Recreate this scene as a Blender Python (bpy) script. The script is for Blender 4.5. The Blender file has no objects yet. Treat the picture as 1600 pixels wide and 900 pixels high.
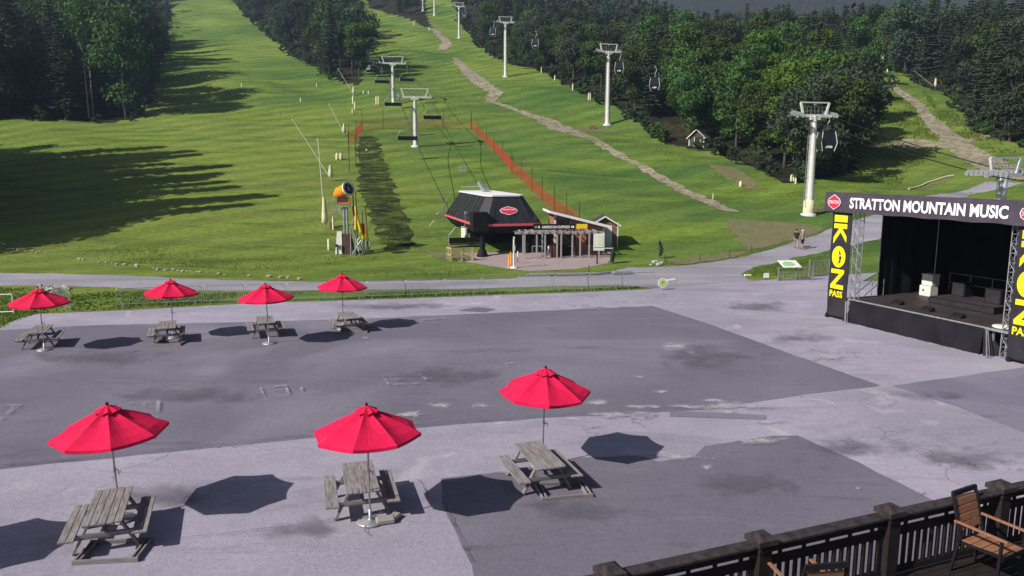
import bpy, bmesh, math, random
from mathutils import Vector, Matrix, noise as mnoise
R = math.radians
random.seed(7)
C = bpy.context.scene.collection
scene = bpy.context.scene

# ------------------------------------------------------------------ camera
F = 1200.0; TH = R(9.2); H = 8.0
cam = bpy.data.cameras.new('camera'); cam.sensor_width = 36; cam.lens = 36 * F / 1600; cam.clip_end = 6000; cam.clip_start = .1
cam_o = bpy.data.objects.new('camera', cam); C.objects.link(cam_o)
cam_o.location = (0, 0, H); cam_o.rotation_euler = (R(90) - TH, 0, 0)
scene.camera = cam_o

# ------------------------------------------------------------------ light
SUN_EL = R(37.5); LDIR = Vector((.85, .53, 0)).normalized()
sunv = Vector((-LDIR.x * math.cos(SUN_EL), -LDIR.y * math.cos(SUN_EL), math.sin(SUN_EL)))
world = bpy.data.worlds.new('World'); scene.world = world; world.use_nodes = True
wn = world.node_tree.nodes; wl = world.node_tree.links
bg = wn['Background']; sky = wn.new('ShaderNodeTexSky'); sky.sky_type = 'NISHITA'; sky.sun_disc = False
sky.sun_elevation = SUN_EL; sky.sun_rotation = math.atan2(-LDIR.x, -LDIR.y); sky.altitude = 600
wl.new(sky.outputs[0], bg.inputs[0]); bg.inputs[1].default_value = .048; sky.dust_density = 3; sky.air_density = .8
sun = bpy.data.lights.new('sun', 'SUN'); sun.energy = 5.0; sun.angle = R(.5); sun.color = (1, .93, .86)
sun_o = bpy.data.objects.new('sun', sun); C.objects.link(sun_o); sun_o.location = (-30, -20, 60)
sun_o.rotation_euler = (-sunv).to_track_quat('-Z', 'Y').to_euler()
scene.view_settings.view_transform = 'Standard'; scene.view_settings.look = 'None'
scene.view_settings.gamma = 1; scene.view_settings.exposure = 0.42
scene.cycles.max_bounces = 5; scene.cycles.diffuse_bounces = 3; scene.cycles.volume_bounces = 0
scene.cycles.transparent_max_bounces = 16; scene.cycles.caustics_reflective = False; scene.cycles.caustics_refractive = False
scene.cycles.use_denoising = True

# ------------------------------------------------------------------ terrain
PROF = [(-100, 0), (55, 0), (62, .05), (70, .75), (80, 2.4), (100, 5.6), (129, 11.2), (163, 20), (200, 29.5), (240, 38.5),
        (320, 61.5), (450, 103), (600, 140), (800, 178), (1200, 235), (3000, 255)]
def hermite(P, x):
    n = len(P)
    if x <= P[0][0]: return P[0][1]
    if x >= P[-1][0]: return P[-1][1]
    i = 0
    while P[i + 1][0] < x: i += 1
    def m(k):
        if k == 0 or k == n - 1: return 0
        a = (P[k][1] - P[k-1][1]) / (P[k][0] - P[k-1][0]); b = (P[k+1][1] - P[k][1]) / (P[k+1][0] - P[k][0])
        return 0 if a * b <= 0 else 2 * a * b / (a + b)
    x0, y0 = P[i]; x1, y1 = P[i+1]; d = x1 - x0; t = (x - x0) / d
    return ((2*t**3 - 3*t*t + 1) * y0 + (t**3 - 2*t*t + t) * d * m(i) + (-2*t**3 + 3*t*t) * y1 + (t**3 - t*t) * d * m(i+1))
TAB = [hermite(PROF, -100 + i * .5) for i in range(6201)]
def prof(y):
    s = (min(max(y, -100), 2999) + 100) * 2; i = int(s); return TAB[i] + (TAB[i+1] - TAB[i]) * (s - i)
P2 = [(-100, 0), (240, 38.5), (320, 49), (450, 63), (560, 65), (700, 55), (900, 60), (1250, 290), (1400, 330), (3000, 335)]
TAB2 = [hermite(P2, -100 + i * .5) for i in range(6201)]
def prof2(y):
    s = (min(max(y, -100), 2999) + 100) * 2; i = int(s); return TAB2[i] + (TAB2[i+1] - TAB2[i]) * (s - i)
def sstep(a, b, x):
    t = min(max((x - a) / (b - a), 0), 1); return t * t * (3 - 2 * t)
def hgt(x, y):
    z = prof(y)
    if y > 240:
        w = sstep(.0, .3, x / y)
        z = z * (1 - w) + prof2(y) * w
    if y > 62:
        a = sstep(64, 95, y) * (1 + y / 250)
        z += a * (.28 * math.sin(x * .13 + 1.3 * math.sin(y * .05)) * math.sin(y * .11 + x * .04) + .16 * math.sin(x * .21 + y * .17 + 2))
    if y > 300 and abs(x) > 60: z += 3 * sstep(300, 400, y) * math.sin(x * .021) * math.sin(y * .017)
    if y > 900: z += 26 * sstep(900, 1300, y) * (math.sin(x * .004 + 1) + .5 * math.sin(x * .011 + y * .004))
    return z
def ray(px, py):
    u = (px - 800) / F; v = (py - 450) / F
    return (u, math.cos(TH) - v * math.sin(TH), -math.sin(TH) - v * math.cos(TH))
def G(px, py):
    """point of the ground seen in this direction"""
    d = ray(px, py); t = 5.0; p = t
    while t < 2500:
        if H + d[2] * t < hgt(d[0] * t, d[1] * t): break
        p = t; t *= 1.012
    for _ in range(18):
        m = (p + t) / 2
        if H + d[2] * m < hgt(d[0] * m, d[1] * m): t = m
        else: p = m
    return Vector((d[0] * t, d[1] * t, hgt(d[0] * t, d[1] * t)))
def PZ(px, py, z):
    d = ray(px, py); t = (z - H) / d[2]; return Vector((d[0] * t, d[1] * t, z))
def PY(px, py, y):
    d = ray(px, py); t = y / d[1]; return Vector((d[0] * t, y, H + d[2] * t))

# ------------------------------------------------------------------ materials
def mat(name, c1, c2=None, scale=2.0, rough=.8, metal=0., bump=0., bscale=None, spec=.3, coord='Object', detail=4, stretch=None, trans=0.):
    m = bpy.data.materials.new(name); m.use_nodes = True; nt = m.node_tree; n = nt.nodes; l = nt.links
    b = n['Principled BSDF']; b.inputs['Roughness'].default_value = rough; b.inputs['Metallic'].default_value = metal
    b.inputs['Specular IOR Level'].default_value = spec
    b.inputs['Base Color'].default_value = (*c1, 1)
    tc = n.new('ShaderNodeTexCoord'); src = tc.outputs['Object']
    if coord == 'World':
        g = n.new('ShaderNodeNewGeometry'); src = g.outputs['Position']
    if stretch:
        mp = n.new('ShaderNodeMapping'); mp.inputs['Scale'].default_value = stretch; l.new(src, mp.inputs[0]); src = mp.outputs[0]
    if c2:
        t = n.new('ShaderNodeTexNoise'); t.inputs['Scale'].default_value = scale; t.inputs['Detail'].default_value = detail
        l.new(src, t.inputs[0]); r = n.new('ShaderNodeValToRGB')
        r.color_ramp.elements[0].position = .32; r.color_ramp.elements[0].color = (*c1, 1)
        r.color_ramp.elements[1].position = .68; r.color_ramp.elements[1].color = (*c2, 1)
        l.new(t.outputs[0], r.inputs[0]); l.new(r.outputs[0], b.inputs['Base Color'])
    if bump:
        t2 = n.new('ShaderNodeTexNoise'); t2.inputs['Scale'].default_value = bscale or scale * 4; t2.inputs['Detail'].default_value = 5
        l.new(src, t2.inputs[0]); bp = n.new('ShaderNodeBump'); bp.inputs['Strength'].default_value = 1; bp.inputs['Distance'].default_value = bump
        l.new(t2.outputs[0], bp.inputs['Height']); l.new(bp.outputs[0], b.inputs['Normal'])
    if trans:
        tr = n.new('ShaderNodeBsdfTranslucent'); tr.inputs[0].default_value = (*c1, 1); mx = n.new('ShaderNodeMixShader'); mx.inputs[0].default_value = trans
        out = n['Material Output']; l.new(b.outputs[0], mx.inputs[1]); l.new(tr.outputs[0], mx.inputs[2]); l.new(mx.outputs[0], out.inputs[0])
    return m
class NB:
    """small node helper"""
    def __init__(s, name, rough=.9, spec=.15):
        s.m = bpy.data.materials.new(name); s.m.use_nodes = True; s.nt = s.m.node_tree; s.b = s.nt.nodes['Principled BSDF']
        s.b.inputs['Roughness'].default_value = rough; s.b.inputs['Specular IOR Level'].default_value = spec
        s.pos = s.nt.nodes.new('ShaderNodeNewGeometry').outputs['Position']
    def noise(s, scale, detail=4, stretch=None, rough=.5, dist=0):
        src = s.pos
        if stretch:
            mp = s.nt.nodes.new('ShaderNodeMapping'); mp.inputs['Scale'].default_value = stretch; mp.inputs['Rotation'].default_value = (0, 0, stretch[3] if len(stretch) > 3 else 0) if len(stretch) > 3 else (0, 0, 0)
            s.nt.links.new(src, mp.inputs[0]); src = mp.outputs[0]
        t = s.nt.nodes.new('ShaderNodeTexNoise'); t.inputs['Scale'].default_value = scale; t.inputs['Detail'].default_value = detail
        t.inputs['Roughness'].default_value = rough; t.inputs['Distortion'].default_value = dist
        s.nt.links.new(src, t.inputs[0]); return t.outputs[0]
    def ramp(s, fac, a, b, ca=(0, 0, 0), cb=(1, 1, 1)):
        r = s.nt.nodes.new('ShaderNodeValToRGB'); e = r.color_ramp.elements
        e[0].position = a; e[1].position = b; e[0].color = (*ca, 1); e[1].color = (*cb, 1)
        s.nt.links.new(fac, r.inputs[0]); return r.outputs[0]
    def mix(s, fac, A, B, mode='MIX'):
        n = s.nt.nodes.new('ShaderNodeMix'); n.data_type = 'RGBA'; n.blend_type = mode
        for sock, v in ((n.inputs[0], fac), (n.inputs[6], A), (n.inputs[7], B)):
            if isinstance(v, (int, float)): sock.default_value = v
            elif isinstance(v, tuple): sock.default_value = (*v, 1)
            else: s.nt.links.new(v, sock)
        return n.outputs[2]
    def bump(s, hsock, dist):
        bp = s.nt.nodes.new('ShaderNodeBump'); bp.inputs['Strength'].default_value = 1; bp.inputs['Distance'].default_value = dist
        s.nt.links.new(hsock, bp.inputs['Height']); s.nt.links.new(bp.outputs[0], s.b.inputs['Normal'])
    def done(s, col):
        s.nt.links.new(col, s.b.inputs['Base Color']); return s.m

def grass_mat():
    k = NB('grass', .95, .08)
    base = k.mix(k.ramp(k.noise(.022, 5, dist=.6), .38, .62), (.076, .150, .036), (.178, .245, .048))
    sx = k.nt.nodes.new('ShaderNodeSeparateXYZ'); k.nt.links.new(k.pos, sx.inputs[0]); mr = k.nt.nodes.new('ShaderNodeMapRange'); mr.inputs['From Min'].default_value = -4; mr.inputs['From Max'].default_value = -26; k.nt.links.new(sx.outputs[0], mr.inputs['Value'])
    my = k.nt.nodes.new('ShaderNodeMapRange'); my.inputs['From Min'].default_value = 175; my.inputs['From Max'].default_value = 95; k.nt.links.new(sx.outputs[1], my.inputs['Value'])
    mm = k.nt.nodes.new('ShaderNodeMath'); mm.operation = 'MULTIPLY'; k.nt.links.new(mr.outputs[0], mm.inputs[0]); k.nt.links.new(my.outputs[0], mm.inputs[1])
    m2 = k.nt.nodes.new('ShaderNodeMath'); m2.operation = 'MULTIPLY'; m2.inputs[1].default_value = .75; k.nt.links.new(mm.outputs[0], m2.inputs[0])
    base = k.mix(m2.outputs[0], base, (.205, .245, .048))
    base = k.mix(k.ramp(k.noise(.11, 5, stretch=(.35, 1, 1), dist=.8), .48, .72), base, (.175, .25, .035))
    dark = k.ramp(k.noise(.30, 6, stretch=(.3, 1.3, 1), rough=.65), .49, .66)
    base = k.mix(k.mix(.75, (0, 0, 0), dark), base, (.062, .125, .022))
    straw = k.ramp(k.noise(.055, 6, stretch=(.5, 1.2, 1), rough=.6), .60, .74)
    base = k.mix(k.mix(.5, (0, 0, 0), straw), base, (.245, .225, .085))
    wv = k.nt.nodes.new('ShaderNodeTexWave'); wv.inputs['Scale'].default_value = .055; wv.inputs['Distortion'].default_value = 2.5; wv.inputs['Detail Scale'].default_value = .4
    mp = k.nt.nodes.new('ShaderNodeMapping'); mp.inputs['Rotation'].default_value = (0, 0, .9); k.nt.links.new(k.pos, mp.inputs[0]); k.nt.links.new(mp.outputs[0], wv.inputs[0])
    base = k.mix(1, base, k.ramp(wv.outputs['Fac'], .35, .65, (.90, .90, .90), (1.08, 1.08, 1.05)), 'MULTIPLY')
    fine = k.ramp(k.noise(2.6, 6, stretch=(.5, 1.2, 1), rough=.75), .3, .7, (.62, .62, .62), (1.32, 1.32, 1.32))
    base = k.mix(1, base, fine, 'MULTIPLY')
    k.bump(k.noise(1.7, 8, rough=.8), .22)
    return k.done(base)
M = {}
M['grass'] = grass_mat()
def floor_mat():
    k = NB('forest_floor', 1, .05)
    c = k.mix(k.ramp(k.noise(.4, 6), .4, .65), (.018, .022, .010), (.045, .038, .022)); k.bump(k.noise(1.2, 6), .4); return k.done(c)
M['floor'] = floor_mat()
def plaza_mat():
    k = NB('pale_pavement', .88, .25)
    c = k.mix(k.ramp(k.noise(.16, 6, dist=.5), .35, .68), (.280, .262, .328), (.365, .340, .420))
    c = k.mix(k.ramp(k.noise(.42, 7, stretch=(.45, 1.3, 1), rough=.7, dist=.8), .50, .72), c, (.225, .210, .262))
    c = k.mix(k.ramp(k.noise(.9, 8, stretch=(.6, 1.5, 1), rough=.8, dist=1), .60, .75), c, (.185, .170, .205))
    c = k.mix(k.ramp(k.noise(5, 8, rough=.9), .56, .70), c, (.15, .14, .17))
    c = k.mix(1, c, k.ramp(k.noise(11, 4, rough=.9), .3, .7, (.84, .84, .84), (1.15, 1.15, 1.15)), 'MULTIPLY')
    c = k.mix(k.ramp(k.noise(.5, 5, dist=1.2), .60, .75), c, (.43, .41, .455))
    v = k.nt.nodes.new('ShaderNodeTexVoronoi'); v.feature = 'DISTANCE_TO_EDGE'; v.inputs['Scale'].default_value = .17
    w = k.nt.nodes.new('ShaderNodeVectorMath'); w.operation = 'ADD'; t = k.nt.nodes.new('ShaderNodeTexNoise'); t.inputs['Scale'].default_value = .9; t.inputs['Detail'].default_value = 6
    k.nt.links.new(k.pos, t.inputs[0]); sc = k.nt.nodes.new('ShaderNodeVectorMath'); sc.operation = 'SCALE'; sc.inputs[3].default_value = 2.2
    k.nt.links.new(t.outputs['Color'], sc.inputs[0]); k.nt.links.new(k.pos, w.inputs[0]); k.nt.links.new(sc.outputs[0], w.inputs[1]); k.nt.links.new(w.outputs[0], v.inputs[0])
    cr = k.ramp(v.outputs[0], 0.0, .0045, (1, 1, 1), (0, 0, 0))
    gate = k.ramp(k.noise(.12, 3), .5, .58)
    c = k.mix(k.mix(1, cr, gate, 'MULTIPLY'), c, (.10, .09, .11))
    k.bump(k.noise(9, 8, rough=.85), .03)
    return k.done(c)
M['plaza'] = plaza_mat()
def asphalt_mat(name, a, b, worn, off=0):
    k = NB(name, .85, .3)
    c = k.mix(k.ramp(k.noise(.13, 6, dist=.8), .35, .68), a, b)
    c = k.mix(k.ramp(k.noise(.55, 7, stretch=(.35, 1.3, 1), rough=.7, dist=.6), .60, .78), c, worn)
    c = k.mix(k.ramp(k.noise(1.4, 6, stretch=(.5, 1.5, 1)), .62, .8), c, tuple(x * .72 for x in a))
    c = k.mix(k.ramp(k.noise(.07, 6, dist=1.5), .50, .66), c, tuple(x * 1.22 for x in b))
    c = k.mix(k.ramp(k.noise(.32, 7, stretch=(.3, 1.5, 1), rough=.75, dist=1), .58, .70), c, tuple(x * .80 for x in a))
    c = k.mix(1, c, k.ramp(k.noise(8, 7, rough=.9), .3, .7, (.80, .80, .80), (1.20, 1.20, 1.20)), 'MULTIPLY')
    k.bump(k.noise(10, 7, rough=.85), .02)
    return k.done(c)
M['asph'] = asphalt_mat('dark_asphalt', (.128, .119, .155), (.168, .156, .200), (.215, .20, .245))
M['asph2'] = asphalt_mat('bluish_asphalt', (.155, .150, .205), (.195, .188, .245), (.25, .24, .29))
def soft_mat(name, col, thr=.5, sc=3.0, amt=1.0, attr=True, wid=.25):
    k = NB(name, .9, .2); c = k.mix(k.ramp(k.noise(6, 5, rough=.8), .35, .65), tuple(x * .86 for x in col), tuple(min(1, x * 1.1) for x in col)); k.done(c)
    nz = k.noise(sc, 7, rough=.75); f = nz
    if attr:
        at_ = k.nt.nodes.new('ShaderNodeAttribute'); at_.attribute_name = 'fade'; m_ = k.nt.nodes.new('ShaderNodeMath'); m_.operation = 'MULTIPLY_ADD'
        k.nt.links.new(nz, m_.inputs[0]); m_.inputs[1].default_value = 2.0; k.nt.links.new(at_.outputs['Fac'], m_.inputs[2]); f = m_.outputs[0]
    al = k.ramp(f, thr, thr + wid, (0, 0, 0), (amt, amt, amt)); k.nt.links.new(al, k.b.inputs['Alpha']); return k.m
M['worn'] = soft_mat('pale_blotch', (.375, .352, .415), .62, 1.1, .9, True, .45)
M['stain'] = soft_mat('dark_stain', (.125, .116, .15), .50, .8, .50, True, .7)
def gravel_mat():
    k = NB('gravel', .95, .15)
    c = k.mix(k.ramp(k.noise(.25, 6, stretch=(.4, 1.4, 1), dist=.5), .35, .68), (.225, .215, .255), (.34, .325, .365))
    c = k.mix(1, c, k.ramp(k.noise(5, 6, rough=.85), .3, .7, (.72, .72, .72), (1.25, 1.25, 1.25)), 'MULTIPLY')
    c = k.mix(k.ramp(k.noise(.6, 6, rough=.7), .62, .75), c, (.17, .165, .12)); k.bump(k.noise(6, 6, rough=.8), .03); return k.done(c)
M['gravel'] = gravel_mat()
def dirt_mat():
    k = NB('dirt', .95, .1)
    c = k.mix(k.ramp(k.noise(.5, 6, dist=.6), .35, .65), (.25, .215, .155), (.37, .325, .25))
    c = k.mix(k.ramp(k.noise(.9, 7, rough=.8), .53, .64), c, (.12, .17, .035)); k.nt.links.new(k.ramp(k.noise(.8, 7, rough=.8), .38, .48), k.b.inputs['Alpha']); k.bump(k.noise(3, 6, rough=.8), .12); return k.done(c)
M['dirt'] = dirt_mat()
def mottled_mat():  # dark brown-green mottle with ragged gaps
    k = NB('dark_mottle', 1, .05)
    c = k.mix(k.ramp(k.noise(.9, 7, stretch=(.5, 1.4, 1), rough=.75), .42, .62), (.026, .030, .017), (.066, .094, .028))
    c = k.mix(k.ramp(k.noise(.28, 5), .52, .68), c, (.11, .145, .035))
    k.nt.links.new(k.ramp(k.noise(.55, 7, stretch=(.6, 1.5, 1), rough=.8), .40, .54), k.b.inputs['Alpha']); k.bump(k.noise(1.6, 7, rough=.8), .5); return k.done(c)
M['mottled'] = mottled_mat()
def paver_mat():
    k = NB('pavers', .85, .2)
    br = k.nt.nodes.new('ShaderNodeTexBrick'); br.inputs['Scale'].default_value = 2.2; br.inputs['Color1'].default_value = (.30, .215, .205, 1)
    br.inputs['Color2'].default_value = (.36, .27, .26, 1); br.inputs['Mortar'].default_value = (.22, .20, .19, 1); k.nt.links.new(k.pos, br.inputs[0])
    return k.done(k.mix(k.ramp(k.noise(.8, 5), .4, .7), br.outputs[0], (.31, .28, .29)))
M['paver'] = paver_mat()
M['bare'] = mat('bare_earth', (.17, .145, .085), (.115, .125, .04), .8, .95, bump=.1, coord='World')
M['crack'] = soft_mat('crack_fill', (.07, .065, .08), .38, 2.2, .9, False)
M['chalk'] = soft_mat('worn_chalk', (.38, .36, .42), .40, 2.5, .8, False)
M['red'] = mat('crimson_canvas', (.58, .009, .058), (.66, .012, .070), 6, .85, bump=.003, bscale=9, spec=.15, trans=.03)
M['redtrim'] = mat('red_hem', (.50, .008, .03), rough=.85)
M['wood'] = mat('weathered_wood', (.135, .122, .122), (.27, .25, .252), 3.0, .9, bump=.006, bscale=14, stretch=(6, .8, 6))
M['woodx'] = mat('weathered_wood_cross', (.13, .118, .118), (.25, .23, .23), 3.0, .9, bump=.006, bscale=14, stretch=(.8, 6, 6))
M['alu'] = mat('brushed_metal', (.42, .42, .43), (.32, .32, .33), 8, .38, .8)
M['galv'] = mat('galvanised_steel', (.40, .42, .44), (.30, .315, .33), 5, .5, .55)
M['postg'] = mat('grey_timber', (.25, .24, .25), (.34, .325, .335), 3, .8)
M['galvw'] = mat('pale_grey_paint', (.58, .60, .63), (.48, .50, .53), 3, .55)
M['white'] = mat('white_paint', (.74, .74, .70), (.62, .62, .57), 1.2, .55)
M['cream'] = mat('cream_pad', (.70, .68, .44), (.58, .57, .36), 3, .8, bump=.01)
M['yellow'] = mat('yellow_paint', (.78, .60, .02), (.70, .52, .02), 3, .6)
M['orange'] = mat('orange_paint', (.78, .28, .015), (.66, .22, .015), 3, .5)
M['black'] = mat('black_paint', (.009, .0085, .010), (.015, .014, .017), 2, .7, spec=.15)
M['blackc'] = mat('black_cloth', (.018, .017, .022), (.030, .028, .036), 1.6, .92, bump=.03, bscale=2.2)
M['void'] = mat('black_curtain', (.006, .006, .007), (.011, .010, .012), 1.5, .98, bump=.03, bscale=3, spec=.05)
M['skirt'] = mat('charcoal_cloth', (.011, .010, .014), (.019, .017, .023), 1.2, .9, bump=.03, bscale=2.5, spec=.12)
M['darkgrey'] = mat('dark_grey_cloth', (.056, .047, .064), (.074, .062, .084), 1.6, .9, spec=.15, bump=.02, bscale=3)
M['deckfl'] = mat('stage_floor', (.034, .027, .028), (.056, .045, .044), 1.4, .6, spec=.2)
M['yel'] = mat('banner_yellow', (.86, .68, .01), rough=.8)
M['wht'] = mat('banner_white', (.80, .78, .84), rough=.8)
M['logo'] = mat('badge_red', (.55, .03, .06), rough=.7)
M['pink'] = mat('pink_stripe', (.62, .10, .14), rough=.6)
M['hood'] = mat('terminal_panel', (.016, .015, .019), (.028, .026, .033), .9, .42, spec=.4)
M['roofw'] = mat('white_roof', (.80, .80, .80), (.70, .70, .72), 1, .6)
M['brick'] = mat('reddish_board_siding', (.29, .125, .07), (.36, .165, .095), 1.5, .85, stretch=(1, 1, 6))
M['brown'] = mat('brown_board', (.16, .085, .055), (.21, .12, .08), 2, .85)
M['crateb'] = mat('dark_brown_crate', (.060, .032, .024), (.10, .055, .04), 2, .85)
M['shing'] = mat('dark_shingle', (.035, .034, .038), (.06, .058, .064), 4, .9)
M['tan'] = mat('pale_new_timber', (.50, .39, .22), (.40, .31, .17), 3, .8)
M['deckw'] = mat('dark_stained_timber', (.010, .007, .007), (.022, .015, .015), 5, .75, bump=.004, bscale=20)
M['railw'] = mat('worn_rail_cap', (.018, .013, .014), (.050, .040, .043), 9, .8, bump=.004, bscale=25)
M['teak'] = mat('teak_slat', (.20, .090, .052), (.28, .135, .080), 4, .65, stretch=(1, 6, 6))
M['chairm'] = mat('dark_metal_frame', (.018, .015, .018), rough=.45, metal=.3)
M['glass'] = mat('dark_cabin_glass', (.012, .012, .016), rough=.12, spec=.7)
M['net'] = mat('orange_mesh', (.62, .13, .05), (.52, .10, .04), 4, .9, trans=.3)
M['rock'] = mat('pale_rock', (.42, .41, .38), (.26, .25, .23), 3, .9, bump=.05)
M['map'] = mat('map_green', (.16, .42, .10), (.36, .55, .30), 7, .6)
M['paper'] = mat('sign_white', (.72, .72, .72), (.60, .66, .58), 5, .6)
M['skin'] = mat('skin', (.42, .25, .18), rough=.6)
M['cloth_d'] = mat('dark_clothing', (.02, .02, .024), rough=.9)
M['cloth_g'] = mat('grey_clothing', (.26, .24, .23), rough=.9)
M['cloth_l'] = mat('pale_clothing', (.55, .54, .52), rough=.9)
M['hair'] = mat('dark_hair', (.03, .02, .015), rough=.8)
M['maroon'] = mat('maroon_plastic', (.075, .022, .022), rough=.6)
M['bark'] = mat('dark_bark', (.055, .045, .038), (.095, .080, .068), 3, .95)
M['birch'] = mat('pale_bark', (.42, .40, .36), (.26, .25, .22), 2, .9)
M['greenc'] = mat('dark_green_cloth', (.010, .028, .014), rough=.9)
def leaf_mat(name, a, b, var=.35, trans=.25):
    m = bpy.data.materials.new(name); m.use_nodes = True; nt = m.node_tree; n = nt.nodes; l = nt.links
    bs = n['Principled BSDF']; bs.inputs['Roughness'].default_value = .75; bs.inputs['Specular IOR Level'].default_value = .15
    g = n.new('ShaderNodeNewGeometry'); oi = n.new('ShaderNodeObjectInfo')
    r = n.new('ShaderNodeValToRGB'); r.color_ramp.elements[0].color = (*a, 1); r.color_ramp.elements[1].color = (*b, 1)
    l.new(g.outputs['Random Per Island'], r.inputs[0])
    mr = n.new('ShaderNodeMapRange'); mr.inputs['To Min'].default_value = 1 - var; mr.inputs['To Max'].default_value = 1 + var
    l.new(oi.outputs['Random'], mr.inputs[0])
    hs = n.new('ShaderNodeHueSaturation'); l.new(r.outputs[0], hs.inputs['Color']); l.new(mr.outputs[0], hs.inputs['Value'])
    mh = n.new('ShaderNodeMapRange'); mh.inputs['To Min'].default_value = .475; mh.inputs['To Max'].default_value = .525
    l.new(oi.outputs['Random'], mh.inputs[0]); l.new(mh.outputs[0], hs.inputs['Hue'])
    l.new(hs.outputs[0], bs.inputs['Base Color'])
    tr = n.new('ShaderNodeBsdfTranslucent'); l.new(hs.outputs[0], tr.inputs[0]); mx = n.new('ShaderNodeMixShader'); mx.inputs[0].default_value = trans
    l.new(bs.outputs[0], mx.inputs[1]); l.new(tr.outputs[0], mx.inputs[2]); l.new(mx.outputs[0], n['Material Output'].inputs[0])
    return m
M['needle'] = leaf_mat('spruce_needles', (.027, .044, .026), (.068, .094, .048), .38, .15)
M['leaf'] = leaf_mat('broad_leaves', (.040, .085, .020), (.095, .16, .035), .35, .3)
M['leafb'] = leaf_mat('bright_leaves', (.070, .145, .020), (.13, .23, .032), .15, .35)
M['leafd'] = leaf_mat('dull_leaves', (.038, .060, .036), (.074, .102, .054), .3, .25)
M['tuft'] = leaf_mat('grass_blades', (.13, .20, .03), (.21, .27, .06), .1, .5)

# ------------------------------------------------------------------ mesh builder
class MB:
    def __init__(s): s.v = []; s.f = []; s.sm = []
    def add(s, vs, fs, smooth=False):
        o = len(s.v); s.v += [tuple(v) for v in vs]; s.f += [tuple(i + o for i in f) for f in fs]; s.sm += [smooth] * len(fs); return s
    def box(s, c, d, rz=0, mtx=None):
        x, y, z = d[0] / 2, d[1] / 2, d[2] / 2
        vs = [Vector(p) for p in ((-x, -y, -z), (x, -y, -z), (x, y, -z), (-x, y, -z), (-x, -y, z), (x, -y, z), (x, y, z), (-x, y, z))]
        m = Matrix.Translation(c) @ (mtx if mtx else Matrix.Rotation(rz, 4, 'Z'))
        return s.add([m @ v for v in vs], [(0, 3, 2, 1), (4, 5, 6, 7), (0, 1, 5, 4), (1, 2, 6, 5), (2, 3, 7, 6), (3, 0, 4, 7)])
    def bar(s, a, b, w, h, up=Vector((0, 0, 1))):
        a = Vector(a); b = Vector(b); d = b - a; L = d.length
        if L < 1e-6: return s
        x = d / L; y = up.cross(x)
        if y.length < 1e-4: y = Vector((0, 1, 0)).cross(x)
        if y.length < 1e-4: y = Vector((1, 0, 0)).cross(x)
        y.normalize(); z = x.cross(y)
        m = Matrix((x, y, z)).transposed().to_4x4()
        return s.box((a + b) / 2, (L, w, h), mtx=m)
    def tube(s, a, b, r, r2=None, n=8, cap=True):
        a = Vector(a); b = Vector(b); r2 = r if r2 is None else r2; d = b - a
        if d.length < 1e-6: return s
        x = d.normalized(); y = x.cross(Vector((0, 0, 1)))
        if y.length < 1e-3: y = x.cross(Vector((1, 0, 0)))
        y.normalize(); z = x.cross(y); vs = []
        for p, q in ((a, r), (b, r2)):
            for i in range(n):
                t = 2 * math.pi * i / n; vs.append(p + (y * math.cos(t) + z * math.sin(t)) * q)
        fs = [(i, (i + 1) % n, n + (i + 1) % n, n + i) for i in range(n)]
        s.add(vs, fs, True)
        if cap: s.add(vs, [tuple(reversed(range(n))), tuple(range(n, 2 * n))])
        return s
    def path(s, pts, r, n=6):
        for a, b in zip(pts, pts[1:]): s.tube(a, b, r, n=n, cap=True)
        return s
    def prism(s, poly, z0, z1, top=None):
        n = len(poly); top = top or poly
        vs = [(p[0], p[1], z0) for p in poly] + [(p[0], p[1], z1) for p in top]
        return s.add(vs, [tuple(reversed(range(n))), tuple(range(n, 2 * n))] + [(i, (i + 1) % n, n + (i + 1) % n, n + i) for i in range(n)])
    def lathe(s, prof, c=(0, 0, 0), n=16):
        vs = []; fs = []
        for (r, z) in prof:
            for i in range(n):
                t = 2 * math.pi * i / n; vs.append((c[0] + r * math.cos(t), c[1] + r * math.sin(t), c[2] + z))
        for k in range(len(prof) - 1):
            for i in range(n): fs.append((k * n + i, k * n + (i + 1) % n, (k + 1) * n + (i + 1) % n, (k + 1) * n + i))
        s.add(vs, fs, True); s.add(vs, [tuple(reversed(range(n))), tuple(range((len(prof) - 1) * n, len(prof) * n))]); return s
    def build(s, name, m, parent=None, bevel=0):
        me = bpy.data.meshes.new(name); me.from_pydata(s.v, [], s.f); me.update()
        if any(s.sm): me.polygons.foreach_set('use_smooth', s.sm)
        me.materials.append(M[m] if isinstance(m, str) else m)
        if bevel:
            bm = bmesh.new(); bm.from_mesh(me)
            bmesh.ops.bevel(bm, geom=[e for e in bm.edges], offset=bevel, segments=1, affect='EDGES'); bm.to_mesh(me); bm.free()
        o = bpy.data.objects.new(name, me); C.objects.link(o)
        if parent: o.parent = parent
        return o
def tag(o, label, cat, group=None, kind=None):
    if kind: o['kind'] = kind
    if label: o['label'] = label
    if cat: o['category'] = cat
    if group: o['group'] = group
    return o
def thing(name, loc, label, cat, rz=0, group=None, s=1):
    o = bpy.data.objects.new(name, None); C.objects.link(o); o.location = loc; o.rotation_euler = (0, 0, rz); o.scale = (s, s, s)
    o.empty_display_size = .3
    return tag(o, label, cat, group)
KIDS = {}
def kids(o):
    return [c for c in bpy.data.objects if c.parent == o]
def proto(o):
    KIDS[o.name] = [(c, [g for g in kids(c)]) for c in kids(o)]; return o
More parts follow.
